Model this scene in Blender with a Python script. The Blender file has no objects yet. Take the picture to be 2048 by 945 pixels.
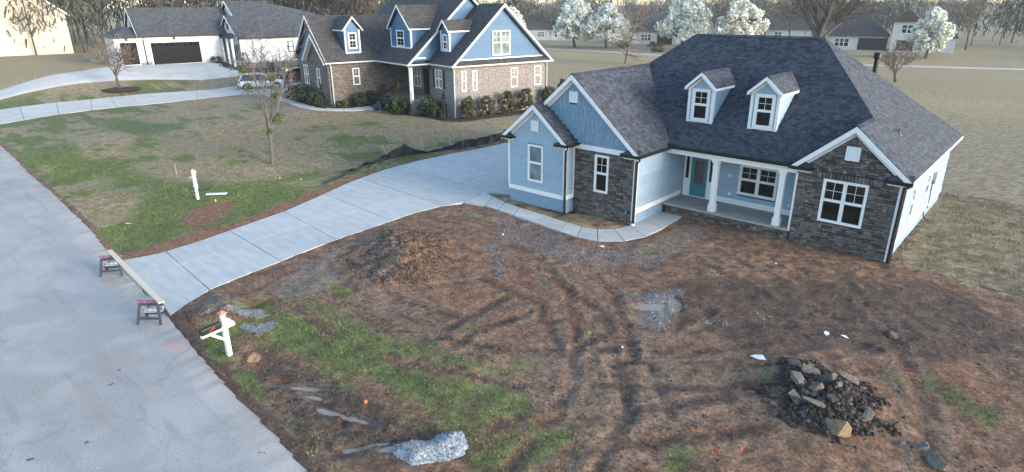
import bpy, bmesh, math, random
import numpy as np
from mathutils import Vector, Matrix, Euler
random.seed(7); rng = np.random.default_rng(7)
S = bpy.context.scene; COL = S.collection
rad = math.radians

# ------------------------------------------------------------------ camera
YAW, PITCH, ROLL, FPX = -0.7332, -0.35648, -0.00518, 1230.9
cp, sp, cy_, sy_ = math.cos(PITCH), math.sin(PITCH), math.cos(YAW), math.sin(YAW)
fwd = Vector((sy_*cp, cy_*cp, sp)); rgt = Vector((cy_, -sy_, 0)); upv = rgt.cross(fwd)
r2 = math.cos(ROLL)*rgt + math.sin(ROLL)*upv; u2 = math.cos(ROLL)*upv - math.sin(ROLL)*rgt
cam = bpy.data.cameras.new('camera'); cam.sensor_width = 36; cam.lens = FPX*36/2048
cam.clip_start = .1; cam.clip_end = 3000
co = bpy.data.objects.new('camera', cam); COL.objects.link(co)
m3 = Matrix((r2, u2, -fwd)).transposed()
co.matrix_world = Matrix.Translation((6.95, -28.80, 9.79)) @ m3.to_4x4()
S.camera = co

# ------------------------------------------------------------------ light
SUN_AZ, SUN_EL = rad(80), rad(13)          # clockwise from +Y
w = bpy.data.worlds.new('World'); S.world = w; w.use_nodes = True
nt = w.node_tree; bg = nt.nodes['Background']
sky = nt.nodes.new('ShaderNodeTexSky'); sky.sky_type = 'NISHITA'; sky.sun_disc = False
sky.sun_elevation = SUN_EL; sky.sun_rotation = SUN_AZ; sky.altitude = 200
sky.air_density = 1.0; sky.dust_density = 1.0; sky.ozone_density = 1.5
nt.links.new(sky.outputs[0], bg.inputs[0]); bg.inputs[1].default_value = 0.15
sun = bpy.data.lights.new('sun', 'SUN'); sun.energy = 1.35; sun.angle = rad(22); sun.color = (1, .90, .79)
so = bpy.data.objects.new('sun', sun); COL.objects.link(so)
sd = Vector((math.sin(SUN_AZ)*math.cos(SUN_EL), math.cos(SUN_AZ)*math.cos(SUN_EL), math.sin(SUN_EL)))
so.rotation_euler = sd.to_track_quat('Z', 'Y').to_euler()
vs = S.view_settings
vs.view_transform = 'Standard'; vs.look = 'None'; vs.exposure = 1.95; vs.gamma = 1; vs.use_curve_mapping = False
S.cycles.use_denoising = True; S.cycles.volume_bounces = 0; S.cycles.max_bounces = 6

# ------------------------------------------------------------------ helpers
def link(o, parent=None):
    COL.objects.link(o)
    if parent is not None: o.parent = parent
    return o
def tag(o, label=None, cat=None, group=None, kind=None):
    if label: o['label'] = label
    if cat: o['category'] = cat
    if group: o['group'] = group
    if kind: o['kind'] = kind
    return o
def empty(name, loc=(0, 0, 0), rz=0, label=None, cat=None, group=None):
    o = bpy.data.objects.new(name, None); o.empty_display_size = .2
    o.location = loc; o.rotation_euler = (0, 0, rz)
    link(o); return tag(o, label, cat, group)
def npmesh(name, V, F, mat, parent=None, attrs=None, smooth=False):
    """V (n,3), F (m,k) equal-sided faces, quick path"""
    V = np.asarray(V, np.float32); F = np.asarray(F, np.int32); k = F.shape[1]
    me = bpy.data.meshes.new(name)
    me.vertices.add(len(V)); me.vertices.foreach_set('co', V.ravel())
    me.loops.add(F.size); me.loops.foreach_set('vertex_index', F.ravel())
    me.polygons.add(len(F)); me.polygons.foreach_set('loop_start', np.arange(0, F.size, k, dtype=np.int32))
    if smooth: me.polygons.foreach_set('use_smooth', np.ones(len(F), bool))
    me.update(calc_edges=True)
    for n, (dom, a) in (attrs or {}).items():
        at = me.attributes.new(n, 'FLOAT', dom); at.data.foreach_set('value', np.asarray(a, np.float32))
    me.materials.append(mat)
    return link(bpy.data.objects.new(name, me), parent)
class MB:
    def __init__(s): s.v = []; s.f = []; s.r = []
    def poly(s, pts, r=None):
        b = len(s.v); s.v += [tuple(p) for p in pts]; s.f.append(tuple(range(b, b+len(pts)))); s.r.append(random.random() if r is None else r)
    def faces(s, vs, fs, r=None):
        b = len(s.v); s.v += [tuple(p) for p in vs]
        r = random.random() if r is None else r
        for f in fs: s.f.append(tuple(b+i for i in f)); s.r.append(r)
    def box(s, x0, x1, y0, y1, z0, z1, r=None):
        s.faces([(x0,y0,z0),(x1,y0,z0),(x1,y1,z0),(x0,y1,z0),(x0,y0,z1),(x1,y0,z1),(x1,y1,z1),(x0,y1,z1)],
                [(0,3,2,1),(4,5,6,7),(0,1,5,4),(1,2,6,5),(2,3,7,6),(3,0,4,7)], r)
    def prism(s, pts, d, r=None):
        n = len(pts); d = Vector(d); a = [Vector(p) for p in pts]
        s.faces(a+[p+d for p in a], [tuple(range(n))[::-1], tuple(range(n, 2*n))]+[(i, (i+1) % n, n+(i+1) % n, n+i) for i in range(n)], r)
    def tube(s, pts, rs, n=6, r=None, cap=True):
        pts = [Vector(p) for p in pts]
        if not hasattr(rs, '__len__'): rs = [rs]*len(pts)
        vs = []; fs = []
        for i, p in enumerate(pts):
            t = (pts[min(i+1, len(pts)-1)]-pts[max(i-1, 0)]).normalized()
            a = t.cross(Vector((0, 0, 1)) if abs(t.z) < .95 else Vector((1, 0, 0))).normalized(); b = t.cross(a)
            for k in range(n):
                an = 2*math.pi*k/n; vs.append(p+(a*math.cos(an)+b*math.sin(an))*rs[i])
        for i in range(len(pts)-1):
            for k in range(n):
                k2 = (k+1) % n; fs.append((i*n+k, i*n+k2, (i+1)*n+k2, (i+1)*n+k))
        if cap: fs += [tuple(range(n))[::-1], tuple(range((len(pts)-1)*n, len(pts)*n))]
        s.faces(vs, fs, r)
    def lathe(s, c, prof, n=12, r=None):
        vs = []; fs = []; c = Vector(c)
        for (rr, z) in prof:
            for k in range(n): vs.append(c+Vector((rr*math.cos(2*math.pi*k/n), rr*math.sin(2*math.pi*k/n), z)))
        for i in range(len(prof)-1):
            for k in range(n): k2 = (k+1) % n; fs.append((i*n+k, i*n+k2, (i+1)*n+k2, (i+1)*n+k))
        fs += [tuple(range(n))[::-1], tuple(range((len(prof)-1)*n, len(prof)*n))]
        s.faces(vs, fs, r)
    def build(s, name, mat, parent=None, smooth=False, rnd=False, bevel=0):
        me = bpy.data.meshes.new(name); me.from_pydata(s.v, [], s.f); me.update()
        if rnd:
            at = me.attributes.new('rnd', 'FLOAT', 'FACE'); at.data.foreach_set('value', np.array(s.r, np.float32))
        if smooth: me.polygons.foreach_set('use_smooth', [True]*len(me.polygons))
        me.materials.append(mat)
        o = link(bpy.data.objects.new(name, me), parent)
        if bevel:
            b = o.modifiers.new('bevel', 'BEVEL'); b.width = bevel; b.segments = 2; b.limit_method = 'ANGLE'
        return o
class Fr:
    """a vertical wall frame: O origin, U along the wall, N outward"""
    def __init__(s, O, U, N): s.O = Vector(O); s.U = Vector(U).normalized(); s.N = Vector(N).normalized(); s.Z = Vector((0, 0, 1))
    def p(s, u, z, n=0): return s.O+s.U*u+s.N*n+s.Z*z
    def box(s, mb, u0, u1, z0, z1, n0, n1, r=None):
        P = s.p
        mb.faces([P(u0,z0,n0),P(u1,z0,n0),P(u1,z0,n1),P(u0,z0,n1),P(u0,z1,n0),P(u1,z1,n0),P(u1,z1,n1),P(u0,z1,n1)],
                 [(0,3,2,1),(4,5,6,7),(0,1,5,4),(1,2,6,5),(2,3,7,6),(3,0,4,7)], r)
    def prism(s, mb, uz, n0, n1, r=None): mb.prism([s.p(u, z, n0) for u, z in uz], s.N*(n1-n0), r)

# ------------------------------------------------------------------ numpy noise
_perm = rng.random((256, 256)).astype(np.float32)
def vnoise(x, y):
    xi = np.floor(x).astype(int); yi = np.floor(y).astype(int); fx = x-xi; fy = y-yi
    fx = fx*fx*(3-2*fx); fy = fy*fy*(3-2*fy); a = _perm
    g = lambda i, j: a[(xi+i) & 255, (yi+j) & 255]
    return (g(0,0)*(1-fx)+g(1,0)*fx)*(1-fy)+(g(0,1)*(1-fx)+g(1,1)*fx)*fy
def fbm(x, y, s=1., o=4):
    t = 0; am = 1; tot = 0
    for i in range(o):
        t = t+am*vnoise(x*s+17.3*i, y*s+9.1*i); tot += am; am *= .5; s *= 2.03
    return t/tot-.5
def ss(a, b, x):
    t = np.clip((x-a)/(b-a), 0, 1); return t*t*(3-2*t)
def sdpoly(x, y, P):
    """distance to polygon, positive inside"""
    d = np.full(x.shape, 1e9); ins = np.zeros(x.shape, bool); n = len(P)
    for i in range(n):
        ax, ay = P[i]; bx, by = P[(i+1) % n]; ex, ey = bx-ax, by-ay
        t = np.clip(((x-ax)*ex+(y-ay)*ey)/(ex*ex+ey*ey), 0, 1)
        d = np.minimum(d, np.hypot(x-ax-t*ex, y-ay-t*ey))
        c = ((ay > y) != (by > y)) & (x < (bx-ax)*(y-ay)/((by-ay) if by != ay else 1e-9)+ax)
        ins ^= c
    return np.where(ins, d, -d)
def sdline(x, y, P):
    """distance to an open polyline and arc length along it"""
    d = np.full(x.shape, 1e9); s = np.zeros(x.shape); L = 0
    for (ax, ay), (bx, by) in zip(P[:-1], P[1:]):
        ex, ey = bx-ax, by-ay; l = math.hypot(ex, ey)
        t = np.clip(((x-ax)*ex+(y-ay)*ey)/(l*l), 0, 1)
        dd = np.hypot(x-ax-t*ex, y-ay-t*ey); m = dd < d
        d = np.where(m, dd, d); s = np.where(m, L+t*l, s); L += l
    return d, s

# ------------------------------------------------------------------ materials
def new_mat(name):
    m = bpy.data.materials.new(name); m.use_nodes = True
    return m, m.node_tree, m.node_tree.nodes['Principled BSDF']
def M(name, col, rough=.6, var=.12, scale=6, bump=0, bscale=60, col2=None, rnd=None, rr=(.7, 1.3), spec=.4, metal=0, stretch=None, trans=0):
    m, t, b = new_mat(name); N = t.nodes.new; Lk = t.links.new
    tc = N('ShaderNodeTexCoord'); vec = tc.outputs['Object']
    if stretch:
        mp = N('ShaderNodeMapping'); mp.inputs['Scale'].default_value = stretch; Lk(vec, mp.inputs[0]); vec = mp.outputs[0]
    no = N('ShaderNodeTexNoise'); no.inputs['Scale'].default_value = scale; no.inputs['Detail'].default_value = 5; Lk(vec, no.inputs[0])
    rp = N('ShaderNodeValToRGB'); rp.color_ramp.elements[0].position = .3; rp.color_ramp.elements[1].position = .7
    c1 = [c*(1-var) for c in col]; c2 = [min(1, c*(1+var)) for c in (col2 or col)]
    rp.color_ramp.elements[0].color = (*c1, 1); rp.color_ramp.elements[1].color = (*c2, 1)
    Lk(no.outputs[0], rp.inputs[0]); out = rp.outputs[0]
    if rnd:
        if rnd == 'obj': src = N('ShaderNodeObjectInfo').outputs['Random']
        else:
            a = N('ShaderNodeAttribute'); a.attribute_name = 'rnd'; src = a.outputs['Fac']
        mr = N('ShaderNodeMapRange'); mr.inputs['To Min'].default_value = rr[0]; mr.inputs['To Max'].default_value = rr[1]; Lk(src, mr.inputs[0])
        mx = N('ShaderNodeVectorMath'); mx.operation = 'SCALE'; Lk(out, mx.inputs[0]); Lk(mr.outputs[0], mx.inputs['Scale']); out = mx.outputs[0]
    Lk(out, b.inputs['Base Color']); b.inputs['Roughness'].default_value = rough
    b.inputs['Specular IOR Level'].default_value = spec; b.inputs['Metallic'].default_value = metal
    if bump:
        n2 = N('ShaderNodeTexNoise'); n2.inputs['Scale'].default_value = bscale; n2.inputs['Detail'].default_value = 4; Lk(vec, n2.inputs[0])
        bp = N('ShaderNodeBump'); bp.inputs['Strength'].default_value = bump; bp.inputs['Distance'].default_value = .02
        Lk(n2.outputs[0], bp.inputs['Height']); Lk(bp.outputs[0], b.inputs['Normal'])
    return m
def brick_mat(name, c1, c2, mortar, sx=.21, sz=.075, axis='u'):
    m, t, b = new_mat(name); N = t.nodes.new; Lk = t.links.new
    tc = N('ShaderNodeTexCoord'); sep = N('ShaderNodeSeparateXYZ'); Lk(tc.outputs['Object'], sep.inputs[0])
    ad = N('ShaderNodeMath'); ad.operation = 'ADD'; Lk(sep.outputs[0], ad.inputs[0]); Lk(sep.outputs[1], ad.inputs[1])
    cb = N('ShaderNodeCombineXYZ'); Lk(ad.outputs[0], cb.inputs[0]); Lk(sep.outputs[2], cb.inputs[1])
    br = N('ShaderNodeTexBrick'); Lk(cb.outputs[0], br.inputs[0]); br.inputs['Scale'].default_value = 1
    br.inputs['Brick Width'].default_value = sx; br.inputs['Row Height'].default_value = sz; br.inputs['Mortar Size'].default_value = .008
    br.inputs['Color1'].default_value = (*c1, 1); br.inputs['Color2'].default_value = (*c2, 1); br.inputs['Mortar'].default_value = (*mortar, 1)
    br.inputs['Bias'].default_value = 0
    no = N('ShaderNodeTexNoise'); no.inputs['Scale'].default_value = 5; no.inputs['Detail'].default_value = 6; Lk(cb.outputs[0], no.inputs[0])
    mr = N('ShaderNodeMapRange'); mr.inputs['From Min'].default_value = .3; mr.inputs['From Max'].default_value = .7; mr.inputs['To Min'].default_value = .65; mr.inputs['To Max'].default_value = 1.35; Lk(no.outputs[0], mr.inputs[0])
    mx = N('ShaderNodeVectorMath'); mx.operation = 'SCALE'; Lk(br.outputs[0], mx.inputs[0]); Lk(mr.outputs[0], mx.inputs['Scale'])
    Lk(mx.outputs[0], b.inputs['Base Color']); b.inputs['Roughness'].default_value = .85
    bp = N('ShaderNodeBump'); bp.inputs['Strength'].default_value = .6; bp.inputs['Distance'].default_value = .02; bp.invert = True
    Lk(br.outputs['Fac'], bp.inputs['Height']); Lk(bp.outputs[0], b.inputs['Normal'])
    return m
def shingle_tex_mat(name, col, var=.35):
    """far roofs: courses too small to build"""
    return brick_mat(name, [c*(1-var) for c in col], [c*(1+var) for c in col], [c*.45 for c in col], .3, .13)

WHITE = M('white_trim', (.72, .74, .75), .45, .04, 3)
SIDING = M('siding_light_blue', (.265, .365, .465), .55, .06, 2.5, .08, 90, rnd='obj', rr=(.93, 1.05))
SHAKE = M('shake_blue', (.165, .265, .365), .65, .05, 5, .15, 50, rnd='obj', rr=(.90, 1.09), stretch=(4, 4, .6))
FOUND = M('foundation_blue', (.205, .30, .40), .8, .08, 4, .2, 80)
STONE = M('ledge_stone', (.070, .063, .064), .85, .35, 7, .8, 26, col2=(.140, .122, .112), rnd='obj', rr=(.45, 1.55))
STONE_S = M('ledge_stone_small', (.070, .063, .064), .85, .35, 7, .8, 26, col2=(.140, .122, .112), rnd='attr', rr=(.45, 1.55))
MORTAR = M('stone_mortar', (.035, .033, .036), .95, .2, 10)
SHING = M('shingle_charcoal', (.043, .052, .070), .9, .25, 14, .5, 120, rnd='attr', rr=(.6, 1.5))
DECK = M('roof_deck', (.03, .032, .038), .9, .1, 5)
BLACK = M('gutter_black', (.012, .012, .014), .35, .1, 4)
CONC = M('new_concrete', (.42, .425, .41), .8, .11, 1.3, .2, 120, rnd='obj', rr=(.93, 1.05), stretch=(.8, 2.6, 1))
CONCP = M('porch_concrete', (.30, .285, .25), .8, .12, 1.5, .15, 120)
OLDCONC = M('pale_concrete', (.46, .45, .42), .85, .1, .7, .1, 60)
TEAL = M('door_teal', (.045, .19, .24), .4, .06, 3)
WOOD = M('raw_lumber', (.58, .48, .36), .7, .15, 5, .1, 60, stretch=(1, 8, 8))
PLASTIC = M('sawhorse_plastic', (.05, .055, .065), .5, .25, 12)
PAINTED = M('paint_splashed', (.10, .11, .13), .6, .5, 9, col2=(.42, .44, .50))
PINK = M('pink_paint', (.10, .06, .085), .6, .4, 12, col2=(.26, .12, .20))
MUL = M('mulch', (.035, .024, .020), .95, .4, 9, .9, 30)
STRAWBED = M('pine_straw', (.30, .21, .12), .95, .45, 7, .9, 30)
BARK = M('bark', (.115, .105, .098), .95, .3, 9, .6, 30)
BARKD = M('bark_dark', (.085, .075, .068), .95, .3, 9, .6, 30)
TWIG = M('twigs', (.17, .135, .11), .95, .2, 4)
TWIGP = M('twigs_pale', (.135, .118, .105), .95, .2, 4)
BLOSSOM = M('blossom', (.86, .86, .77), .8, .15, 1.5, rnd='attr', rr=(.55, 1.2))
EVERG = M('evergreen', (.030, .045, .022), .85, .4, 3, rnd='attr', rr=(.4, 1.7))
SHRUB = M('shrub_leaf', (.040, .055, .022), .8, .35, 4, rnd='attr', rr=(.4, 1.9))
SHRUBY = M('shrub_leaf_olive', (.075, .075, .032), .8, .35, 4, rnd='attr', rr=(.4, 1.8))
GRASS = M('grass_blade', (.075, .125, .028), .75, .3, .6, col2=(.135, .17, .045), rnd='attr', rr=(.45, 1.6))
DRYG = M('dry_grass_blade', (.21, .165, .095), .85, .3, .7, rnd='attr', rr=(.6, 1.35))
WOODS = M('bare_woods', (.088, .078, .068), .95, .3, .05, col2=(.075, .082, .062), rnd='attr', rr=(.7, 1.3))
ROCK = M('field_rock', (.085, .076, .066), .85, .35, 3, .9, 14, col2=(.15, .125, .10), rnd='obj', rr=(.5, 1.6))
ROCKY = M('rock_tan', (.17, .125, .07), .85, .3, 3, .7, 14)
CLOD = M('mud_clod', (.098, .060, .039), .95, .35, 5, .6, 30, rnd='attr', rr=(.5, 1.6))
GRAV = M('pale_gravel', (.22, .23, .24), .8, .2, 8, rnd='attr', rr=(.5, 1.4))
SILT = M('silt_fabric', (.018, .018, .022), .55, .3, 8, .4, 30)
GALV = M('galvanised', (.45, .46, .47), .35, .1, 6, metal=.6)
REDF = M('flag_red', (.55, .03, .02), .6, .1, 4)
YELF = M('flag_yellow', (.65, .42, .04), .6, .1, 4)
ORANGE = M('orange_plastic', (.55, .15, .05), .5, .2, 5)
PAPER = M('litter_white', (.72, .72, .72), .7, .08, 4)
def glass(name, col, rough=.04, spec=.6):
    m, t, b = new_mat(name); N = t.nodes.new
    no = N('ShaderNodeTexNoise'); no.inputs['Scale'].default_value = 1.1
    tc = N('ShaderNodeTexCoord'); t.links.new(tc.outputs['Object'], no.inputs[0])
    rp = N('ShaderNodeValToRGB'); rp.color_ramp.elements[0].position = .35; rp.color_ramp.elements[1].position = .7
    rp.color_ramp.elements[0].color = (*[c*.6 for c in col], 1); rp.color_ramp.elements[1].color = (*[c*1.5 for c in col], 1)
    t.links.new(no.outputs[0], rp.inputs[0]); t.links.new(rp.outputs[0], b.inputs['Base Color'])
    b.inputs['Roughness'].default_value = rough; b.inputs['Specular IOR Level'].default_value = spec
    return m
GLASS = glass('dark_glass', (.014, .015, .013), spec=.35)
GLASSW = glass('blind_glass', (.17, .21, .22), .08)
GLASSC = glass('car_glass', (.012, .014, .017))
GLASSD = glass('door_glass', (.085, .080, .078), .25)

# ------------------------------------------------------------------ terrain shape
DRIVE_L = [(-23.3,-22.0),(-22.7,-20.2),(-22.7,-18.3),(-22.9,-16.7),(-23.15,-15.0),(-23.5,-13.4),(-24.1,-11.8),(-24.7,-10.2),(-25.7,-7.7),(-26.5,-4.4),(-26.7,-1.6),(-26.6,1.6),(-26.3,4.5),(-26.2,9.0)]
DRIVE_R = [(-15.7,-22.6),(-16.5,-21.4),(-17.05,-20.2),(-17.2,-18.5),(-17.3,-17.0),(-17.45,-15.8),(-17.6,-14.0),(-17.7,-12.6),(-17.85,-10.5),(-17.95,-8.9),(-17.75,-7.2),(-17.3,-5.95)]
WALK_IN = [(-17.9,-3.7),(-16.9,-3.95),(-15.6,-4.35),(-14.3,-4.55),(-12.33,-4.68),(-10.8,-4.82),(-9.9,-4.86),(-9.1,-4.66),(-8.5,-4.1),(-8.22,-3.2),(-8.18,-2.2),(-8.16,-0.12)]
WALK_OUT = [(-17.3,-5.9),(-16.0,-5.55),(-14.9,-5.65),(-13.7,-5.75),(-12.1,-5.9),(-10.4,-6.12),(-9.2,-6.25),(-8.1,-6.05),(-7.2,-5.2),(-6.75,-4.0),(-6.72,-2.3),(-6.85,-0.12)]
ROAD_E = [(-400,-13.0),(-120,-17.5),(-60,-20.2),(-40,-20.9),(-28.2,-21.3),(-23.3,-21.75),(-16.07,-22.25),(-11.5,-22.7),(-9.2,-22.9),(-6.9,-23.0),(-4.8,-23.2),(0,-23.7),(6,-24.4),(14,-25.6),(60,-33),(300,-75)]
ROAD_W = 7.2
def base_g(x, y):
    z = -.55+.55*ss(-22, -38, x)+.45*ss(-41, -50, x)
    z = z+2.5*ss(-66, -84, x)*(1-ss(45, 90, y))*ss(-22, -8, y)
    z = z+.55*ss(20, 70, y)*(1-ss(-22, -38, x))
    return z-.25*ss(-14, -22.5, y)
def gz(x, y): return float(base_g(np.array([float(x)]), np.array([float(y)]))[0])
def road_y(x):
    X = np.array([p[0] for p in ROAD_E]); Y = np.array([p[1] for p in ROAD_E]); return np.interp(x, X, Y)
ZONES = {
 'main': [(-15.2,-19.9),(-13.7,-19.0),(-11.3,-18.8),(-9.9,-18.1),(-7.7,-18.0),(-5.5,-17.9),(-4.1,-18.5),(-3.8,-19.8),(-5.4,-20.3),(-7.3,-20.5),(-9.0,-20.2),(-10.9,-20.6),(-12.7,-20.4)],
 'wide': [(-15.2,-20.6),(-14.5,-18.6),(-12,-17.2),(-8.5,-17.0),(-5.5,-16.6),(-3,-17.2),(-1,-17.2),(.3,-18.2),(-.6,-20),(-2,-20.8),(-4,-20.4),(-8,-20.9),(-12,-21.6)],
 'a': [(-14.2,-17.0),(-12.2,-17.6),(-11.0,-17.6),(-13.0,-16.6)],
 'b': [(-2.0,-19.2),(-1.5,-18.2),(-.8,-17.5),(-.3,-18.0),(-.9,-19.5),(-1.7,-20.4)],
 'c': [(1.3,-16.8),(1.9,-16.0),(2.7,-16.9),(1.7,-17.7)],
 'd': [(4.7,-9.1),(5.7,-8.4),(8.0,-10.2),(5.1,-10.3),(4.5,-10.2)],
 'e': [(1.6,-12.2),(2.3,-11.4),(2.8,-11.9),(2.1,-12.8)],
 'road1': [(-14.6,-22.3),(-13.9,-21.2),(-11.6,-21.5),(-9.2,-22.0),(-6.8,-22.5),(-4.2,-22.7),(-4.6,-23.3),(-9.2,-23.0)],
 'f': [(-3.2,-18.1),(-2.6,-17.5),(-2.2,-18.0),(-2.7,-18.6)],
 'g': [(-7.1,-15.9),(-6.8,-15.2),(-6.1,-15.9),(-6.5,-16.5)],
}
Z_RED = [[(-9.4,-14.2),(-9.3,-11.5),(-5.6,-9.6),(-2.9,-11.7),(-2.7,-14.3),(-5.2,-16.0),(-7.7,-16.3)], [(-12,-6.8),(-9,-7.2),(-10,-8.6),(-12.6,-8.3)], [(1,-9.5),(5,-7.5),(8,-8),(7,-10),(3,-10.6)]]
Z_GREY = [[(-14.6,-5.9),(-8.1,-6.7),(-6.1,-4.8),(-6.1,-.2),(-4.6,-1.8),(-4.6,-7.0),(-6.9,-9.5),(-12.1,-9.2)], [(-16.0,-17.8),(-16.2,-15.3),(-13.3,-16.2),(-13.0,-18.2),(-13.6,-19.2)], [(-16.1,-21.8),(-16.3,-19.8),(-14.5,-19.9),(-13.8,-21.3),(-14.7,-22.0)], [(-16.0,-14.4),(-16.9,-11.1),(-15.3,-11.1),(-11.8,-15.1),(-12.9,-16.0)], [(-3.8,-9.9),(-2.9,-8.5),(-1.4,-11.4),(-2.2,-11.6)]]
Z_TAN = [[(-5.0,-16.2),(-1.6,-12.5),(.7,-13.6),(1.2,-16.1),(-1.7,-17.7),(-4.0,-18.1)], [(-13.5,-15.6),(-9,-15.5),(-8,-17.5),(-11,-17.6)]]
Z_DARK = [[(2.3,-11.2),(3.2,-10.5),(4.8,-11.0),(5.4,-12.5),(4.7,-14),(3.0,-13.9),(2.3,-12.6)], [(-11.9,-21.5),(-10.9,-20.6),(-8.6,-20.5),(-6.1,-20.1),(-3.8,-20.2),(-1.8,-20.3),(-4.6,-23.0),(-7.0,-22.7),(-9.9,-22.4)], [(-3.5,-7.7),(4.4,-.8),(8,-4),(5.6,-7.8),(1.3,-11.5),(-1.5,-10.6)]]
RUTS = [([(-15.3,-16.0),(-12.9,-16.5),(-10.5,-16.8),(-7.6,-16.7)],.16,.05), ([(-15.2,-15.2),(-12.8,-15.6),(-10.3,-16.0),(-7.3,-15.5)],.18,.07), ([(-7.2,-16.3),(-7.4,-14.7),(-7.4,-13.3)],.2,.09), ([(-6.4,-17.0),(-6.2,-15.1),(-5.9,-13.6)],.22,.1),
 ([(-3.0,-14.5),(-3.1,-13.4),(-2.0,-13.2),(-1.3,-13.9),(-1.9,-14.5)],.2,.12), ([(-1.6,-14.7),(-.8,-15.5),(.1,-16.5)],.2,.12), ([(-1.0,-13.8),(-.1,-14.6),(.8,-15.6)],.2,.1), ([(-5.2,-13.8),(-3.7,-12.4),(-1.7,-11.7),(-1.1,-9.2)],.22,.07),
 ([(-2.5,-18.9),(-.1,-16.4),(1.1,-14.5),(2.5,-12.3)],.22,.08), ([(-8.9,-21.7),(-7.5,-21.4),(-6.0,-21.2),(-5.0,-20.9)],.24,.16), ([(-7.9,-22.0),(-5.8,-21.7),(-4.5,-21.3)],.24,.14), ([(-4.8,-22.2),(-4.2,-21.2),(-3.6,-20.4)],.2,.13),
 ([(-8.1,-22.5),(-6.5,-22.6),(-5.7,-22.9)],.22,.14), ([(1.2,-8.6),(2.2,-7.7),(4.0,-8.4)],.2,.06), ([(2.8,-10.4),(3.3,-9.2),(3.8,-7.7)],.16,.06), ([(-7.1,-10.9),(-4.1,-11.8),(-2.2,-13.4)],.22,.06), ([(-13.4,-17.5),(-9,-17.7),(-4.5,-15.9),(-.2,-12.2),(2.6,-8.2)],.2,.05), ([(-13.2,-19.0),(-8.6,-19.2),(-3.4,-17.4),(1.2,-13.6),(4.4,-9.4)],.2,.045), ([(-9,-9.5),(-6,-11.2),(-3.6,-13.8),(-1.9,-16.6),(-1.2,-19.8)],.2,.06), ([(-7.6,-8.4),(-4.6,-10.2),(-2.0,-13.0),(-.2,-16.2),(.6,-19)],.2,.06), ([(2,-3.5),(4,-6.4),(5.8,-10.5),(6.8,-15)],.2,.05), ([(-3.5,-3.4),(.5,-5.2),(4.5,-4.8),(8,-3.6)],.2,.045), ([(-3.8,-5.0),(.3,-6.9),(4.6,-6.4),(8,-5.3)],.2,.045), ([(-.5,-18.5),(1.5,-16.2),(3,-14.5)],.2,.07), ([(-9.4,-12.6),(-6,-12.9),(-3.2,-15.2)],.2,.05)]
PUDDLES = [((-2.75,-10.3),.62,.24,.8), ((-2.25,-9.5),.55,.14,-1.0), ((-7.85,-21.2),.72,.085,.64), ((-7.6,-21.5),.42,.08,.6), ((-6.1,-21.42),.8,.07,.34), ((-4.35,-21.5),.7,.07,.95), ((-3.85,-21.2),.45,.08,.95)]
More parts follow.
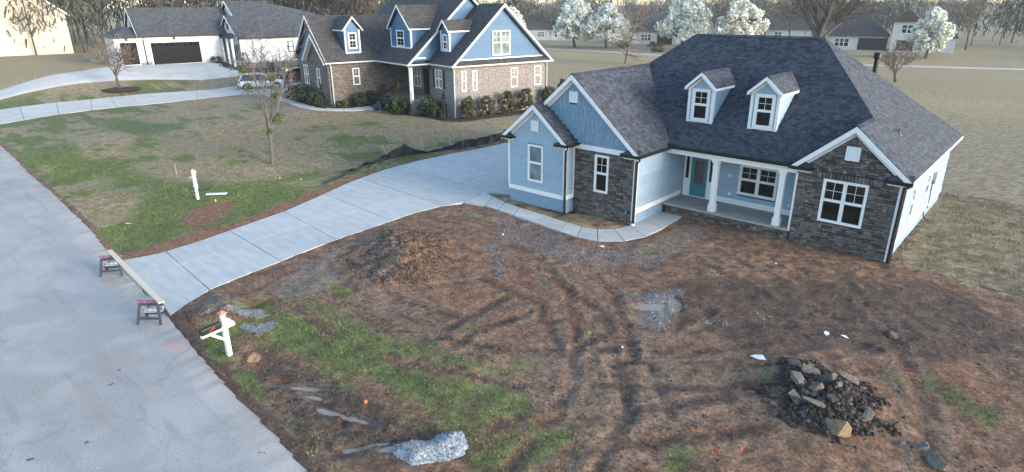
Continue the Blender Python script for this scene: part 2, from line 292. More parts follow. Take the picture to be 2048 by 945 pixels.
def lot_masks(x, y):
    """veg, green, red, grey, tan, dark masks over the world"""
    n1 = fbm(x, y, .55, 4); n2 = fbm(x+31, y-12, 2.2, 3); n3 = fbm(x+3, y+44, .14, 3)
    wob = n1*1.1+n2*.55
    left = ss(-17.4, -18.2, x)                    # beyond the new drive: lawns
    back = ss(4, 9, y)*1.0
    right = ss(2.7, 3.0, x)*ss(-1.5, 1.5, y+wob*1.5)
    lot = (1-left)*(1-back)*(1-right)
    veg = 1-lot; grn = np.zeros_like(x)
    for k, P in ZONES.items():
        v = ss(-1.1, 1.0, sdpoly(x, y, P)+wob*1.6); veg = np.maximum(veg, v*(.52 if k == 'wide' else .74 if k in ('main', 'b', 'c', 'd') else .85)); grn = np.maximum(grn, v*(.8 if k == 'wide' else 1))
    veg = np.maximum(veg, .5*lot*ss(.12, .3, n1+n2*.4))
    grn = np.maximum(grn, lot*ss(.1, .3, n1)*.5)
    lg = [[(-41.4,-17.5),(-35.9,-14.9),(-31.6,-12.0),(-30.3,-7.0),(-30.9,-1.5),(-25.5,-10.0),(-23.2,-16.0),(-22.9,-19.8),(-24.1,-21.5),(-29.7,-20.9)], [(-59.4,-12.5),(-58.0,-8.9),(-49.0,-8.0),(-44.1,-11.9),(-47.0,-14.4),(-50.6,-14.9)], [(-41,-20),(-60,-17),(-58,-14),(-40,-17)]]
    for P in lg: grn = np.maximum(grn, ss(-3.0, 2.6, sdpoly(x, y, P)+n3*7+wob*3)*.85)
    grn = np.maximum(grn, left*ss(-.16, .16, n3*.7+n1*.7+n2*.35-.008*(y+8))*.9)
    far = np.maximum(ss(25, 60, y), ss(-72, -80, x))
    band = fbm(x*.35+y*.2, y*1.1, .09, 3); grn = grn*(1-far)+far*np.clip(.22+n3*1.2+band*1.6, 0, 1)*.7
    bare = ss(-.4, .5, sdpoly(x, y, [(-27.2,-17.7),(-27.6,-15.4),(-26.8,-14.0),(-24.5,-16.2),(-24.1,-18.4)])+wob)
    dl, _ = sdline(x, y, DRIVE_L); bare = np.maximum(bare, ss(1.5, .5, dl+wob*1.2)*ss(-30, -24, x))
    bare = np.maximum(bare, .5*left*(1-far)*ss(.12, .3, n2+n1*.5))
    veg = veg*(1-bare*.95)
    sm = lambda Zs, a=-.6, b=.9: np.clip(sum(ss(a, b, sdpoly(x, y, P)+wob*1.8) for P in Zs), 0, 1)
    red = np.maximum(sm(Z_RED), bare*left); grey = sm(Z_GREY); tan = np.maximum(sm(Z_TAN), far*np.clip(.75+band*1.5, .2, 1)); dark = sm(Z_DARK)
    for P, wd, dep in RUTS:
        dd, _s = sdline(x, y, P); dark = np.maximum(dark, np.clip(.55+n2*2.2+n1*1.5, 0, .85)*np.exp(-(dd/(wd*1.1))**2)); veg = veg*(1-np.clip(.45+n2*2.5, 0, .8)*np.exp(-(dd/(wd*1.4))**2)); tan = np.maximum(tan, .9*np.exp(-((dd/wd-2.4)/.8)**2))
    re = np.abs(y-road_y(x)); dark = np.maximum(dark, .8*ss(.5, .1, re+wob*.3)*(1-left)); veg = veg*(1-.9*ss(.35, .1, re+wob*.3))
    return veg, grn, red, grey, tan, dark
def heights(x, y):
    z = base_g(x, y)
    inlot = ss(-17.3, -17.9, x); lot = (1-inlot)*(1-ss(3, 6, y))*ss(0, .6, y-road_y(x))*(1-ss(10, 16, x))
    left = inlot*(1-ss(-60, -80, x))*ss(0, 1, y-road_y(x))
    z = z+lot*(fbm(x, y, .35, 3)*.22+fbm(x+5, y, 1.6, 4)*.10+fbm(x, y+9, 6.5, 2)*.03)+left*fbm(x, y, .5, 3)*.10
    # dirt pile
    dp = [(-16.6,-11.6),(-15.6,-14.2),(-12.6,-15.4),(-10.9,-14.3),(-11.9,-12.2),(-14.2,-10.7)]
    d = sdpoly(x, y, dp)+fbm(x, y, 1.1, 3)*.9
    z = z+ss(-1.4, 2.6, d)*.55*(1+fbm(x, y, 2.2, 4)*1.0)
    # swale and ridge beside the drive mouth
    d = np.hypot((x+14.6)/1.4, (y+20.9)/1.0); z = z+.35*np.exp(-d*d)*(1+fbm(x, y, 3, 3))
    d = np.hypot(x+14.4, y+19.9); z = z-.30*np.exp(-(d/.45)**2)
    # spoil mound under the rock pile
    d = np.hypot((x-3.8)*.75+(y+12.3)*.35, (y+12.3)*.55-(x-3.8)*.2)
    z = z+.40*np.exp(-(d/1.2)**2)*(1+fbm(x, y, 2.2, 3)*.8)
    for P, wd, dep in RUTS:
        dd, s = sdline(x, y, P); q = dd/wd
        tread = (np.abs(((s*3.4+dd*1.2) % 1)-.5)-.25)*.10*np.exp(-q*q)
        br = np.clip(.75+fbm(s*.8, s*0+wd*90, 1., 3)*2.2, 0, 1.2)*dep*.62
        z = z-br*np.exp(-q*q)*(1+fbm(x, y, 3.5, 3)*.9)+br*.8*np.exp(-((q-1.75)/.65)**2)*np.clip(.6+fbm(x, y, 4, 3)*3.2, 0, 2)+tread*.9*np.clip(.5+fbm(s*.5, s*0+wd*31+len(P), 1., 2)*3, 0, 1.3)
    return z
def axis(a, b, step, lo, hi, gr):
    c = list(np.arange(a, b, step)); s = step; v = c[0]
    pre = []
    while v > lo: s *= gr; v -= s; pre.append(v)
    s = step; v = c[-1]; post = []
    while v < hi: s *= gr; v += s; post.append(v)
    return np.array(pre[::-1]+c+post)
XS = axis(-30, 9, .085, -900, 700, 1.045); YS = axis(-24.2, 2, .075, -300, 1300, 1.045)
GX, GY = np.meshgrid(XS, YS); gx, gy = GX.ravel(), GY.ravel()
H = heights(gx, gy)
veg, grn, red, grey, tan, dark = lot_masks(gx, gy)
# hills on the horizon
rr_ = np.hypot(gx+20, gy-10)
H = H+ss(260, 800, rr_)*9*(1+fbm(gx, gy, .006, 3)*1.2)*ss(-40, 40, gy+60)
# paved places push the soil below the slabs
drive_poly = DRIVE_L+[(-16.2,9.0),(-16.2,-3.4),(-17.6,-3.9)]+DRIVE_R[::-1]
walk_poly = WALK_IN+WALK_OUT[::-1]
ry = road_y(gx); dr = ry-gy
H = np.where(dr > .03, np.where(dr < ROAD_W-.03, base_g(gx, gy)-.10, H), np.where(dr > -.5, base_g(gx, gy)+.02*fbm(gx, gy, 4, 3), H))
for P in (drive_poly, walk_poly):
    d = sdpoly(gx, gy, P); m = d > -.6
    tgt = np.where(dr > 0, H, base_g(gx, gy))
    H = np.where(m, np.where(d > .05, tgt-.14, np.minimum(H, tgt+.0+.1*ss(-.1, -.6, d))*1.0-.02*ss(-.6, 0, d)), H)
hb = sdpoly(gx, gy, [(-16.0,-3.7),(2.6,.1),(2.6,12),(-16,12)])
H = np.where((hb > .2) & (gy > .2), -.8, H)
H = np.where((gx > -8.1) & (gx < -1.6) & (gy > -.1) & (gy < .3), np.minimum(H, -.3), H)
wet = np.zeros_like(gx)
PLEV = []
for (px, py), a, b, th in PUDDLES:
    c, s_ = math.cos(th), math.sin(th); q = np.hypot(((gx-px)*c+(gy-py)*s_)/(a*1.15), (-(gx-px)*s_+(gy-py)*c)/(b*1.5))+fbm(gx, gy, 3.0, 3)*.9
    near = q < 1.4; lev = float(H[near].mean())-.05; PLEV.append(lev)
    H = np.where(q < 1, np.minimum(H, lev+.10*(q*q-1)), np.where(q < 1.9, np.maximum(H, lev+.02*np.minimum(1, (q-1)/.15)), H)); wet = np.maximum(wet, ss(2.2, 1, q))
for px, py, a, b in ((-2.7,-10.1,.9,1.2), (-1.9,-11.2,.5,.7), (-11.6,-9.8,.35,1.0), (-6,-7.3,2.2,.9)):
    wet = np.maximum(wet, ss(1.2, .3, np.hypot((gx-px)/a, (gy-py)/b)+fbm(gx, gy, 2, 3)*.9)*.9)
ny, nx = GX.shape
idx = np.arange(nx*ny).reshape(ny, nx)
F = np.stack([idx[:-1,:-1], idx[:-1,1:], idx[1:,1:], idx[1:,:-1]], -1).reshape(-1, 4)
def ground_mat():
    m, t, b = new_mat('ground'); N = t.nodes.new; Lk = t.links.new
    tc = N('ShaderNodeTexCoord')
    def noise(sc, det=5, rough=.6):
        n = N('ShaderNodeTexNoise'); n.inputs['Scale'].default_value = sc; n.inputs['Detail'].default_value = det; n.inputs['Roughness'].default_value = rough
        Lk(tc.outputs['Object'], n.inputs[0]); return n.outputs[0]
    def attr(n):
        a = N('ShaderNodeAttribute'); a.attribute_name = n; return a.outputs['Fac']
    def math_(op, a, b_):
        n = N('ShaderNodeMath'); n.operation = op
        for i, q in enumerate((a, b_)):
            if isinstance(q, (int, float)): n.inputs[i].default_value = q
            else: Lk(q, n.inputs[i])
        return n.outputs[0]
    def mapr(x, a, b_, c, d):
        n = N('ShaderNodeMapRange'); n.interpolation_type = 'SMOOTHSTEP'
        for i, q in enumerate((a, b_, c, d)): n.inputs[i+1].default_value = q
        Lk(x, n.inputs[0]); return n.outputs[0]
    def mix(f, a, b_):
        n = N('ShaderNodeMix'); n.data_type = 'RGBA'
        if isinstance(f, (int, float)): n.inputs[0].default_value = f
        else: Lk(f, n.inputs[0])
        for i, q in ((6, a), (7, b_)):
            if isinstance(q, tuple): n.inputs[i].default_value = (*q, 1)
            else: Lk(q, n.inputs[i])
        return n.outputs[2]
    n_l, n_m, n_f, n_x = noise(.35), noise(2.2), noise(11, 6, .7), noise(45, 3)
    def soft(a, w=.55, lo=.3, hi=.7):      # mask pushed about by noise so that its edge is ragged
        return mapr(math_('ADD', a, math_('MULTIPLY', math_('SUBTRACT', math_('ADD', math_('MULTIPLY', n_m, .5), math_('MULTIPLY', n_f, .5)), .5), w*3)), lo, hi, 0, 1)
    mud = mix(mapr(n_m, .35, .65, 0, 1), (.118, .066, .041), (.225, .130, .079))
    mud = mix(math_('MULTIPLY', soft(attr('red')), .75), mud, (.18, .088, .054))
    mud = mix(math_('MULTIPLY', soft(attr('tan')), .6), mud, (.20, .142, .098))
    mud = mix(math_('MULTIPLY', soft(attr('dark')), .65), mud, (.050, .036, .029))
    mud = mix(math_('MULTIPLY', soft(attr('grey')), .5), mud, (.165, .150, .142))
    peb = mapr(n_x, .62, .72, 0, 1); mud = mix(math_('MULTIPLY', peb, .5), mud, (.20, .18, .165))
    dry = mix(mapr(n_m, .35, .65, 0, 1), (.20, .155, .092), (.32, .255, .155))
    dry = mix(mapr(n_l, .45, .7, 0, .6), dry, (.20, .185, .115))
    green = mix(mapr(n_m, .3, .7, 0, 1), (.068, .096, .026), (.135, .165, .045))
    vcol = mix(soft(attr('grn'), .45), dry, green)
    vcol = mix(mapr(n_f, .48, .68, 0, .65), vcol, (.085, .068, .042))
    vcol = mix(math_('MULTIPLY', math_('MULTIPLY', attr('tan'), attr('farland')), .6), vcol, (.37, .275, .135))
    col = mix(soft(attr('veg'), .5), mud, vcol)
    k = N('ShaderNodeVectorMath'); k.operation = 'SCALE'; Lk(col, k.inputs[0]); Lk(math_('MULTIPLY', mapr(n_f, .3, .7, .48, 1.5), mapr(noise(4.5, 6, .7), .3, .7, .7, 1.3)), k.inputs['Scale'])
    Lk(k.outputs[0], b.inputs['Base Color'])
    Lk(math_('SUBTRACT', .92, math_('MULTIPLY', attr('wet'), .62)), b.inputs['Roughness']); b.inputs['Specular IOR Level'].default_value = .35
    bp = N('ShaderNodeBump'); bp.inputs['Strength'].default_value = .9; bp.inputs['Distance'].default_value = .06
    Lk(math_('ADD', n_f, math_('MULTIPLY', n_x, .35)), bp.inputs['Height']); Lk(bp.outputs[0], b.inputs['Normal'])
    return m
ground = npmesh('ground', np.stack([gx, gy, H], -1), F, ground_mat(), attrs=dict(veg=('POINT', veg), grn=('POINT', grn), red=('POINT', red), grey=('POINT', grey), tan=('POINT', tan), dark=('POINT', dark), wet=('POINT', wet), farland=('POINT', np.maximum(ss(12, 40, gy), ss(-68, -78, gx)))), smooth=True)
tag(ground, kind='structure')
Hg = H.reshape(ny, nx)
def hz(x, y):
    """height of the built ground, bilinear"""
    x = np.atleast_1d(np.asarray(x, float)); y = np.atleast_1d(np.asarray(y, float))
    i = np.clip(np.searchsorted(XS, x)-1, 0, nx-2); j = np.clip(np.searchsorted(YS, y)-1, 0, ny-2)
    fx = (x-XS[i])/(XS[i+1]-XS[i]); fy = (y-YS[j])/(YS[j+1]-YS[j])
    return (Hg[j,i]*(1-fx)+Hg[j,i+1]*fx)*(1-fy)+(Hg[j+1,i]*(1-fx)+Hg[j+1,i+1]*fx)*fy
def h1(x, y): return float(hz(x, y)[0])

# ------------------------------------------------------------------ road, drive, walk
def road_mat():
    m, t, b = new_mat('road_surface'); N = t.nodes.new; Lk = t.links.new
    tc = N('ShaderNodeTexCoord'); V = tc.outputs['Object']
    def noise(sc, det=5, st=None, dist=0):
        v = V
        if st:
            mp = N('ShaderNodeMapping'); mp.inputs['Scale'].default_value = st; mp.inputs['Rotation'].default_value = (0, 0, .12); Lk(V, mp.inputs[0]); v = mp.outputs[0]
        n = N('ShaderNodeTexNoise'); n.inputs['Scale'].default_value = sc; n.inputs['Detail'].default_value = det; n.inputs['Distortion'].default_value = dist; Lk(v, n.inputs[0]); return n.outputs[0]
    def mapr(x, a, b_, c, d):
        n = N('ShaderNodeMapRange'); n.interpolation_type = 'SMOOTHSTEP'
        for i, q in enumerate((a, b_, c, d)): n.inputs[i+1].default_value = q
        Lk(x, n.inputs[0]); return n.outputs[0]
    def mix(f, a, b_):
        n = N('ShaderNodeMix'); n.data_type = 'RGBA'; Lk(f, n.inputs[0])
        for i, q in ((6, a), (7, b_)):
            if isinstance(q, tuple): n.inputs[i].default_value = (*q, 1)
            else: Lk(q, n.inputs[i])
        return n.outputs[2]
    c = mix(mapr(noise(.6, 8, None, .4), .35, .65, 0, 1), (.30, .295, .285), (.37, .36, .345))
    c = mix(mapr(noise(.35, 6, (.35, 2.2, 1)), .55, .72, 0, .5), c, (.31, .235, .17))          # clay washed along the lane
    c = mix(mapr(noise(1.1, 6, (.25, 1.6, 1)), .56, .72, 0, .5), c, (.22, .218, .215))
    c = mix(mapr(noise(22, 8), .34, .50, .55, 0), c, (.155, .153, .152))                        # aggregate
    c = mix(mapr(noise(30, 6), .56, .68, 0, .5), c, (.42, .41, .39))
    ck = N('ShaderNodeTexVoronoi'); ck.feature = 'DISTANCE_TO_EDGE'; ck.inputs['Scale'].default_value = .16
    dn = N('ShaderNodeTexNoise'); dn.inputs['Scale'].default_value = .9; dn.inputs['Detail'].default_value = 6; Lk(V, dn.inputs[0])
    dv = N('ShaderNodeVectorMath'); dv.operation = 'ADD'; Lk(V, dv.inputs[0]); Lk(dn.outputs['Color'], dv.inputs[1]); Lk(dv.outputs[0], ck.inputs[0])
    c = mix(mapr(ck.outputs['Distance'], .0, .005, .22, 0), c, (.10, .10, .10))
    vo = N('ShaderNodeTexVoronoi'); vo.inputs['Scale'].default_value = .9; Lk(V, vo.inputs[0])
    vn = N('ShaderNodeMath'); vn.operation = 'ADD'; Lk(vo.outputs['Distance'], vn.inputs[0]); Lk(mapr(noise(7), .2, .8, -.08, .08), vn.inputs[1])
    vm = N('ShaderNodeMath'); vm.operation = 'MULTIPLY'; Lk(mapr(vn.outputs[0], .03, .06, .8, 0), vm.inputs[0]); Lk(mapr(noise(.45, 2), .48, .56, 0, 1), vm.inputs[1])
    c = mix(vm.outputs[0], c, (.045, .045, .05))
    for (px, py, r, col, st) in ((-13.75, -22.95, .55, (.50, .20, .23), .5), (-11.3, -24.3, .45, (.42, .32, .24), .6), (-21.2, -22.6, .5, (.40, .28, .18), .5)):
        d = N('ShaderNodeVectorMath'); d.operation = 'DISTANCE'; Lk(V, d.inputs[0]); d.inputs[1].default_value = (px, py, -.83)
        a = N('ShaderNodeMath'); a.operation = 'ADD'; Lk(d.outputs['Value'], a.inputs[0]); Lk(mapr(noise(3), .2, .8, -.4, .4), a.inputs[1])
        c = mix(mapr(a.outputs[0], 0, r, st, 0), c, col)
    Lk(c, b.inputs['Base Color']); b.inputs['Roughness'].default_value = .75; b.inputs['Specular IOR Level'].default_value = .4
    bp = N('ShaderNodeBump'); bp.inputs['Strength'].default_value = .3; bp.inputs['Distance'].default_value = .01
    Lk(noise(90, 2), bp.inputs['Height']); Lk(bp.outputs[0], b.inputs['Normal'])
    return m
xs = np.concatenate([np.arange(-400, -60, 5.), np.arange(-60, 20, .12), np.arange(20, 300, 5.)])
jag = fbm(xs, xs*0+3, .8, 4)*.22+fbm(xs, xs*0+8, 5, 2)*.08
ey = road_y(xs); rows = []
for f in (0, .002, .15, .5, .85, 1):
    yy = ey-f*ROAD_W+(jag if f < .01 else 0); zz = base_g(xs, yy)-.02
    if f == 0: zz = zz-.12
    rows.append(np.stack([xs, yy, zz], -1))
RV = np.concatenate(rows); n_ = len(xs); k_ = np.arange(n_-1)
RF = np.concatenate([np.stack([k_+a*n_, k_+1+a*n_, k_+1+(a+1)*n_, k_+(a+1)*n_], -1) for a in range(5)])
tag(npmesh('road', RV, RF, road_mat(), smooth=False), kind='structure')
def inset(P, d):
    c = Vector((sum(p[0] for p in P)/len(P), sum(p[1] for p in P)/len(P))); out = []
    n = len(P); area = sum(P[i][0]*P[(i+1) % n][1]-P[(i+1) % n][0]*P[i][1] for i in range(n)); sg = 1 if area > 0 else -1
    for i in range(n):
        p = Vector(P[i]); a = (p-Vector(P[i-1])).normalized(); b = (Vector(P[(i+1) % n])-p).normalized()
        na = Vector((-a.y, a.x))*sg; nb = Vector((-b.y, b.x))*sg; q = (na+nb)
        q = q/max(.5, q.length_squared/2) if q.length > .1 else na
        out.append(p+q*d)
    return out
def slab(P, parent, mat=None, zoff=0, th=.16, gap=.02, name='slab'):
    Q = inset(P, gap); mb = MB(); n = len(Q)
    top = [(q.x, q.y, gz(q.x, q.y)+zoff) for q in Q]; bot = [(x, y, z-th) for x, y, z in top]
    mb.faces(top+bot, [tuple(range(n)), tuple(range(n, 2*n))[::-1]]+[(i, n+i, n+(i+1) % n, (i+1) % n) for i in range(n)])
    o = mb.build(name, mat or CONC, parent); return o
drive = tag(empty('driveway'), kind='structure')
DL = DRIVE_L; DR = DRIVE_R+[(-17.6,-4.8),(-17.95,-3.7),(-16.9,-3.2),(-15.9,-2.9),(-15.9,9)]
def edge(P, y): return float(np.interp(y, [p[1] for p in P], [p[0] for p in P]))
JT = [(-21.80,-22.22),(-19.85,-20.3),(-16.75,-17.05),(-13.5,-14.05),(-10.3,-10.55),(-6.8,-7.2),(-3.05,-3.45),(0,0),(4,4),(8.9,8.9)]
for (a0, b0), (a1, b1) in zip(JT[:-1], JT[1:]):
    ys_l = np.linspace(a0, a1, 6); ys_r = np.linspace(b0, b1, 6)
    Lp = [(edge(DL, y), y) for y in ys_l]; Rp = [(edge(DR, y), y) for y in ys_r]
    if a0 < -20: slab(Lp[::-1]+Rp, drive); continue
    cx = lambda t: (-20.6+.1*t)
    m0 = (cx(0), a0+(b0-a0)*.4); m1 = (cx(0), a1+(b1-a1)*.4)
    slab(Lp[::-1]+[m0, m1], drive); slab([m1, m0]+Rp, drive)
walk = tag(empty('front_walk'), kind='structure')
for i in range(len(WALK_IN)-1):
    slab([WALK_IN[i], WALK_IN[i+1], WALK_OUT[i+1], WALK_OUT[i]], walk, zoff=.004)
def bed(name, P, mat, zo=.05, amp=.06, step=.12):
    """a lumpy planting bed clipped to a polygon"""
    Pn = np.array(P); x = np.arange(Pn[:,0].min(), Pn[:,0].max(), step); y = np.arange(Pn[:,1].min(), Pn[:,1].max(), step)
    X, Y = np.meshgrid(x, y); d = sdpoly(X, Y, P); Z = (hz(X.ravel(), Y.ravel()).reshape(X.shape) if step < .06 else base_g(X, Y))-.06+(zo+.06)*ss(0, .25 if step > .06 else .6, d+(fbm(X, Y, 1.1, 2)*.7+.05 if step < .06 else 0))+fbm(X, Y, 2.5, 4)*amp*ss(0, .2, d)
    id_ = np.arange(X.size).reshape(X.shape); q = (d > -step*.6); k = q[:-1,:-1] & q[1:,:-1] & q[:-1,1:] & q[1:,1:]
    Fq = np.stack([id_[:-1,:-1][k], id_[:-1,1:][k], id_[1:,1:][k], id_[1:,:-1][k]], -1)
    return tag(npmesh(name, np.stack([X, Y, Z], -1).reshape(-1, 3), Fq, mat, smooth=True), kind='structure')
bed('planting_bed', [(-17.8,-3.75),(-16.9,-4.0),(-15.6,-4.4),(-14.3,-4.6),(-12.33,-4.73),(-10.8,-4.87),(-9.9,-4.9),(-9.1,-4.7),(-8.5,-4.15),(-8.25,-3.2),(-8.25,-2.6),(-11.5,-2.7),(-11.6,-3.5),(-15.9,-3.5),(-16.6,-3.25)],
    M('bed_straw_soil', (.060, .038, .028), .95, .4, 1.4, .9, 25, col2=(.22, .16, .085)), zo=.03)

# ------------------------------------------------------------------ roofs, siding, stone, windows
def rowspan(P, v):
    """u-interval of a convex polygon at height v"""
    xs_ = []
    n = len(P)
    for i in range(n):
        (a, b), (c, d) = P[i], P[(i+1) % n]
        if (b <= v <= d) or (d <= v <= b):
            if abs(d-b) < 1e-9: xs_ += [a, c]
            else: xs_.append(a+(c-a)*(v-b)/(d-b))
    return (min(xs_), max(xs_)) if xs_ else None
def roof_plane(parent, pts3, up, mat=SHING, expo=.142, name='shingles', thick=.14, deck=True):
    """pts3: convex polygon of the top surface; up: unit vector up the slope. Deck plus built shingle tabs."""
    P = [Vector(p) for p in pts3]; up = Vector(up).normalized()
    n = (P[1]-P[0]).cross(P[2]-P[0]).normalized(); n = n if n.z > 0 else -n
    ux = up.cross(n).normalized(); O = P[0]
    uv = [((p-O).dot(ux), (p-O).dot(up)) for p in P]
    if deck:
        mb = MB(); mb.prism([p-n*.012 for p in P], -n*thick); mb.build('roof_deck', DECK, parent)
    V = []; Fs = []; Rn = []
    v0 = min(b for a, b in uv); v1 = max(b for a, b in uv); v = v0
    while v < v1-.02:
        va, vb = v+.001, min(v+expo, v1)-.001; s0 = rowspan(uv, va); s1 = rowspan(uv, vb)
        if s0 and s1:
            lo = min(s0[0], s1[0]); hi = max(s0[1], s1[1]); u = lo-random.random()*.4
            while u < hi:
                wd = random.choice((.11, .16, .2, .26, .33)); a = max(u, lo); b = min(u+wd, hi); u += wd
                if b-a < .01: continue
                t = random.choice((.006, .007, .014, .016)); c = lambda q, s: min(max(q, s[0]), s[1])
                q = [O+ux*c(a, s0)+up*va, O+ux*c(b, s0)+up*va, O+ux*c(b, s1)+up*vb, O+ux*c(a, s1)+up*vb]
                k = len(V); V += [q[0]+n*t, q[1]+n*t, q[2]+n*.002, q[3]+n*.002, q[0]-n*.012, q[1]-n*.012]
                Fs += [(k, k+1, k+2, k+3), (k+4, k+5, k+1, k)]; Rn += [random.random()]*2
        v += expo
    o = npmesh(name, np.array([tuple(p) for p in V]), np.array(Fs), mat, parent, attrs=dict(rnd=('FACE', Rn)))
    return tag(o, kind='stuff')
def cap_line(parent, a, b, mat=SHING, name='ridge_cap', wd=.16, step=.2):
    a = Vector(a); b = Vector(b); L = (b-a).length; d = (b-a)/L; mb = MB()
    s = d.cross(Vector((0, 0, 1))).normalized()
    k = 0.
    while k < L:
        e = min(k+step*1.1, L); p = a+d*k+Vector((0,0,.035)); q = a+d*e+Vector((0,0,.018))
        dn = Vector((0, 0, -.085)); r = random.random()
        mb.poly([p, q, q+s*wd+dn*1.3, p+s*wd+dn*1.3], r); mb.poly([p, p-s*wd+dn*1.3, q-s*wd+dn*1.3, q], r); k += step
    return mb.build(name, mat, parent, rnd=True)
def pieces(span, holes, z):
    out = [span]
    for (a, b, c, d) in holes:
        if c < z < d:
            nw = []
            for (p, q) in out:
                if b <= p or a >= q: nw.append((p, q)); continue
                if a > p: nw.append((p, a))
                if b < q: nw.append((b, q))
            out = nw
    return [(p, q) for p, q in out if q-p > .02]
def lap(parent, fr, P, holes=(), expo=.23, mat=SIDING, n0=0.0, name='board', joined=False):
    """lap siding; each board its own piece"""
    z0 = min(b for a, b in P); z1 = max(b for a, b in P); z = z0; big = MB()
    while z < z1-.01:
        zt = min(z+expo, z1); za = z+.002; s0 = rowspan(P, za); s1 = rowspan(P, zt-.002)
        if s0 and s1:
            for (p, q) in pieces((min(s0[0], s1[0]), max(s0[1], s1[1])), holes, (z+zt)/2):
                c = lambda u, s: min(max(u, s[0]), s[1])
                mb = big if joined else MB()
                mb.faces([fr.p(c(p,s0),za,n0+.030), fr.p(c(q,s0),za,n0+.030), fr.p(c(q,s1),zt,n0+.006), fr.p(c(p,s1),zt,n0+.006), fr.p(c(p,s0),za,n0-.01), fr.p(c(q,s0),za,n0-.01), fr.p(c(q,s1),zt,n0-.01), fr.p(c(p,s1),zt,n0-.01)],
                         [(0,1,2,3),(4,5,1,0),(5,6,2,1),(7,4,0,3),(3,2,6,7)])
                if not joined: mb.build(name, mat, parent)
        z = zt
    if joined: return big.build('siding', mat, parent)
def window(parent, fr, u0, u1, z0, z1, units=1, cas=.09, gmat=None, grid='top', n=.03, name='window', fmat=None, sill=True):
    """casing with sashes; panes and muntins are pieces of it"""
    gmat = gmat or GLASS; fmat = fmat or WHITE; mb = MB(); B = fr.box
    B(mb, u0, u1, z1-cas, z1, n-.03, n+.035); B(mb, u0, u1, z0, z0+cas*.9, n-.03, n+.045 if sill else n+.035)
    B(mb, u0, u0+cas, z0+cas*.9, z1-cas, n-.03, n+.033); B(mb, u1-cas, u1, z0+cas*.9, z1-cas, n-.03, n+.033)
    wu = (u1-u0-2*cas)/units; zm = z0+cas*.9+(z1-z0-1.9*cas)*.52
    rects = []
    for k in range(units):
        a = u0+cas+k*wu; b = a+wu
        if k: B(mb, a-cas*.55, a+cas*.55, z0+cas*.9, z1-cas, n-.03, n+.031)
        a += cas*.55 if k else 0; b -= cas*.55 if k < units-1 else 0
        B(mb, a, b, zm-.03, zm+.03, n-.03, n+.02); s = .03
        for (p, q) in ((z0+cas*.9, zm-.03), (zm+.03, z1-cas)):
            B(mb, a, a+s, p, q, n-.03, n+.012); B(mb, b-s, b, p, q, n-.03, n+.012); B(mb, a+s, b-s, p, p+s, n-.03, n+.012); B(mb, a+s, b-s, q-s, q, n-.03, n+.012)
            rects.append((a+s, b-s, p+s, q-s, p > zm))
    wo = mb.build(name, fmat, parent)
    for (a, b, p, q, top) in rects:
        g = MB(); B(g, a, b, p, q, n-.045, n-.025); g.build('pane', gmat, wo)
        if (grid == 'top' and top) or grid == 'all':
            g = MB(); c = (a+b)/2; d = (p+q)/2; B(g, c-.009, c+.009, p, q, n-.024, n-.012); B(g, a, b, d-.009, d+.009, n-.023, n-.013); g.build('muntin', fmat, wo)
    return wo
def louvre(parent, fr, u0, u1, z0, z1, n=.03, name='gable_vent'):
    mb = MB(); c = .06; B = fr.box
    B(mb, u0, u1, z1-c, z1, n-.03, n+.05); B(mb, u0, u1, z0, z0+c, n-.03, n+.05); B(mb, u0, u0+c, z0+c, z1-c, n-.03, n+.048); B(mb, u1-c, u1, z0+c, z1-c, n-.03, n+.048)
    o = mb.build(name, WHITE, parent); k = 7; h = (z1-z0-2*c)/k
    for i in range(k):
        g = MB(); z = z0+c+i*h
        g.faces([fr.p(u0+c, z, n+.035), fr.p(u1-c, z, n+.035), fr.p(u1-c, z+h*.9, n-.01), fr.p(u0+c, z+h*.9, n-.01), fr.p(u0+c, z-.006, n-.02), fr.p(u1-c, z-.006, n-.02)], [(0,1,2,3),(4,5,1,0)]); g.build('slat', WHITE, o)
_sm = []
for i in range(6):                 # rough block shapes shared by the wall stones
    bm = bmesh.new(); bmesh.ops.create_cube(bm, size=1)
    for v_ in bm.verts:
        v_.co.x *= 1-random.random()*.06; v_.co.z *= 1-random.random()*.10
        if v_.co.y < 0: v_.co.y -= random.random()*.5
    me = bpy.data.meshes.new('stone'); bm.to_mesh(me); bm.free(); me.materials.append(STONE); _sm.append(me)
def stone_cells(P, holes, rows=(.075, .14), wid=(.16, .5)):
    z0 = min(b for a, b in P); z1 = max(b for a, b in P); z = z0; out = []
    while z < z1-.03:
        h = random.uniform(*rows); zt = min(z+h, z1); sp_ = rowspan(P, (z+zt)/2)
        if sp_:
            for (p, q) in pieces(sp_, holes, (z+zt)/2):
                u = p
                while u < q-.01:
                    wd = random.uniform(*wid); e = u+wd
                    if q-e < .12: e = q
                    if h > .115 and e-u > .25 and random.random() < .3:
                        m_ = (z+zt)/2; out += [(u, e, z, m_), (u, e, m_, zt)]
                    else: out.append((u, e, z, zt))
                    u = e
        z = zt
    return out
def rake(parent, fr, ua, za, ub, zb, wd=.24, n0=-.02, n1=.04, mat=None, name='rake_board'):
    """fascia running from the eave point a to the apex b, hanging below the roof edge"""
    mb = MB(); fr.prism(mb, [(ua, za), (ub, zb), (ub, zb-wd*1.25), (ua, za-wd*1.1)], n0, n1); return mb.build(name, mat or WHITE, parent)
def gutter(parent, a, b, mat=BLACK, size=.15, name='gutter'):
    a = Vector(a); b = Vector(b); d = (b-a).normalized(); s = d.cross(Vector((0,0,1))).normalized(); mb = MB()
    pr = [(0,0),(size,0),(size,-size*.45),(size*.7,-size),(0,-size)]
    mb.prism([a+s*x+Vector((0,0,z)) for x, z in pr], b-a); return mb.build(name, mat, parent)
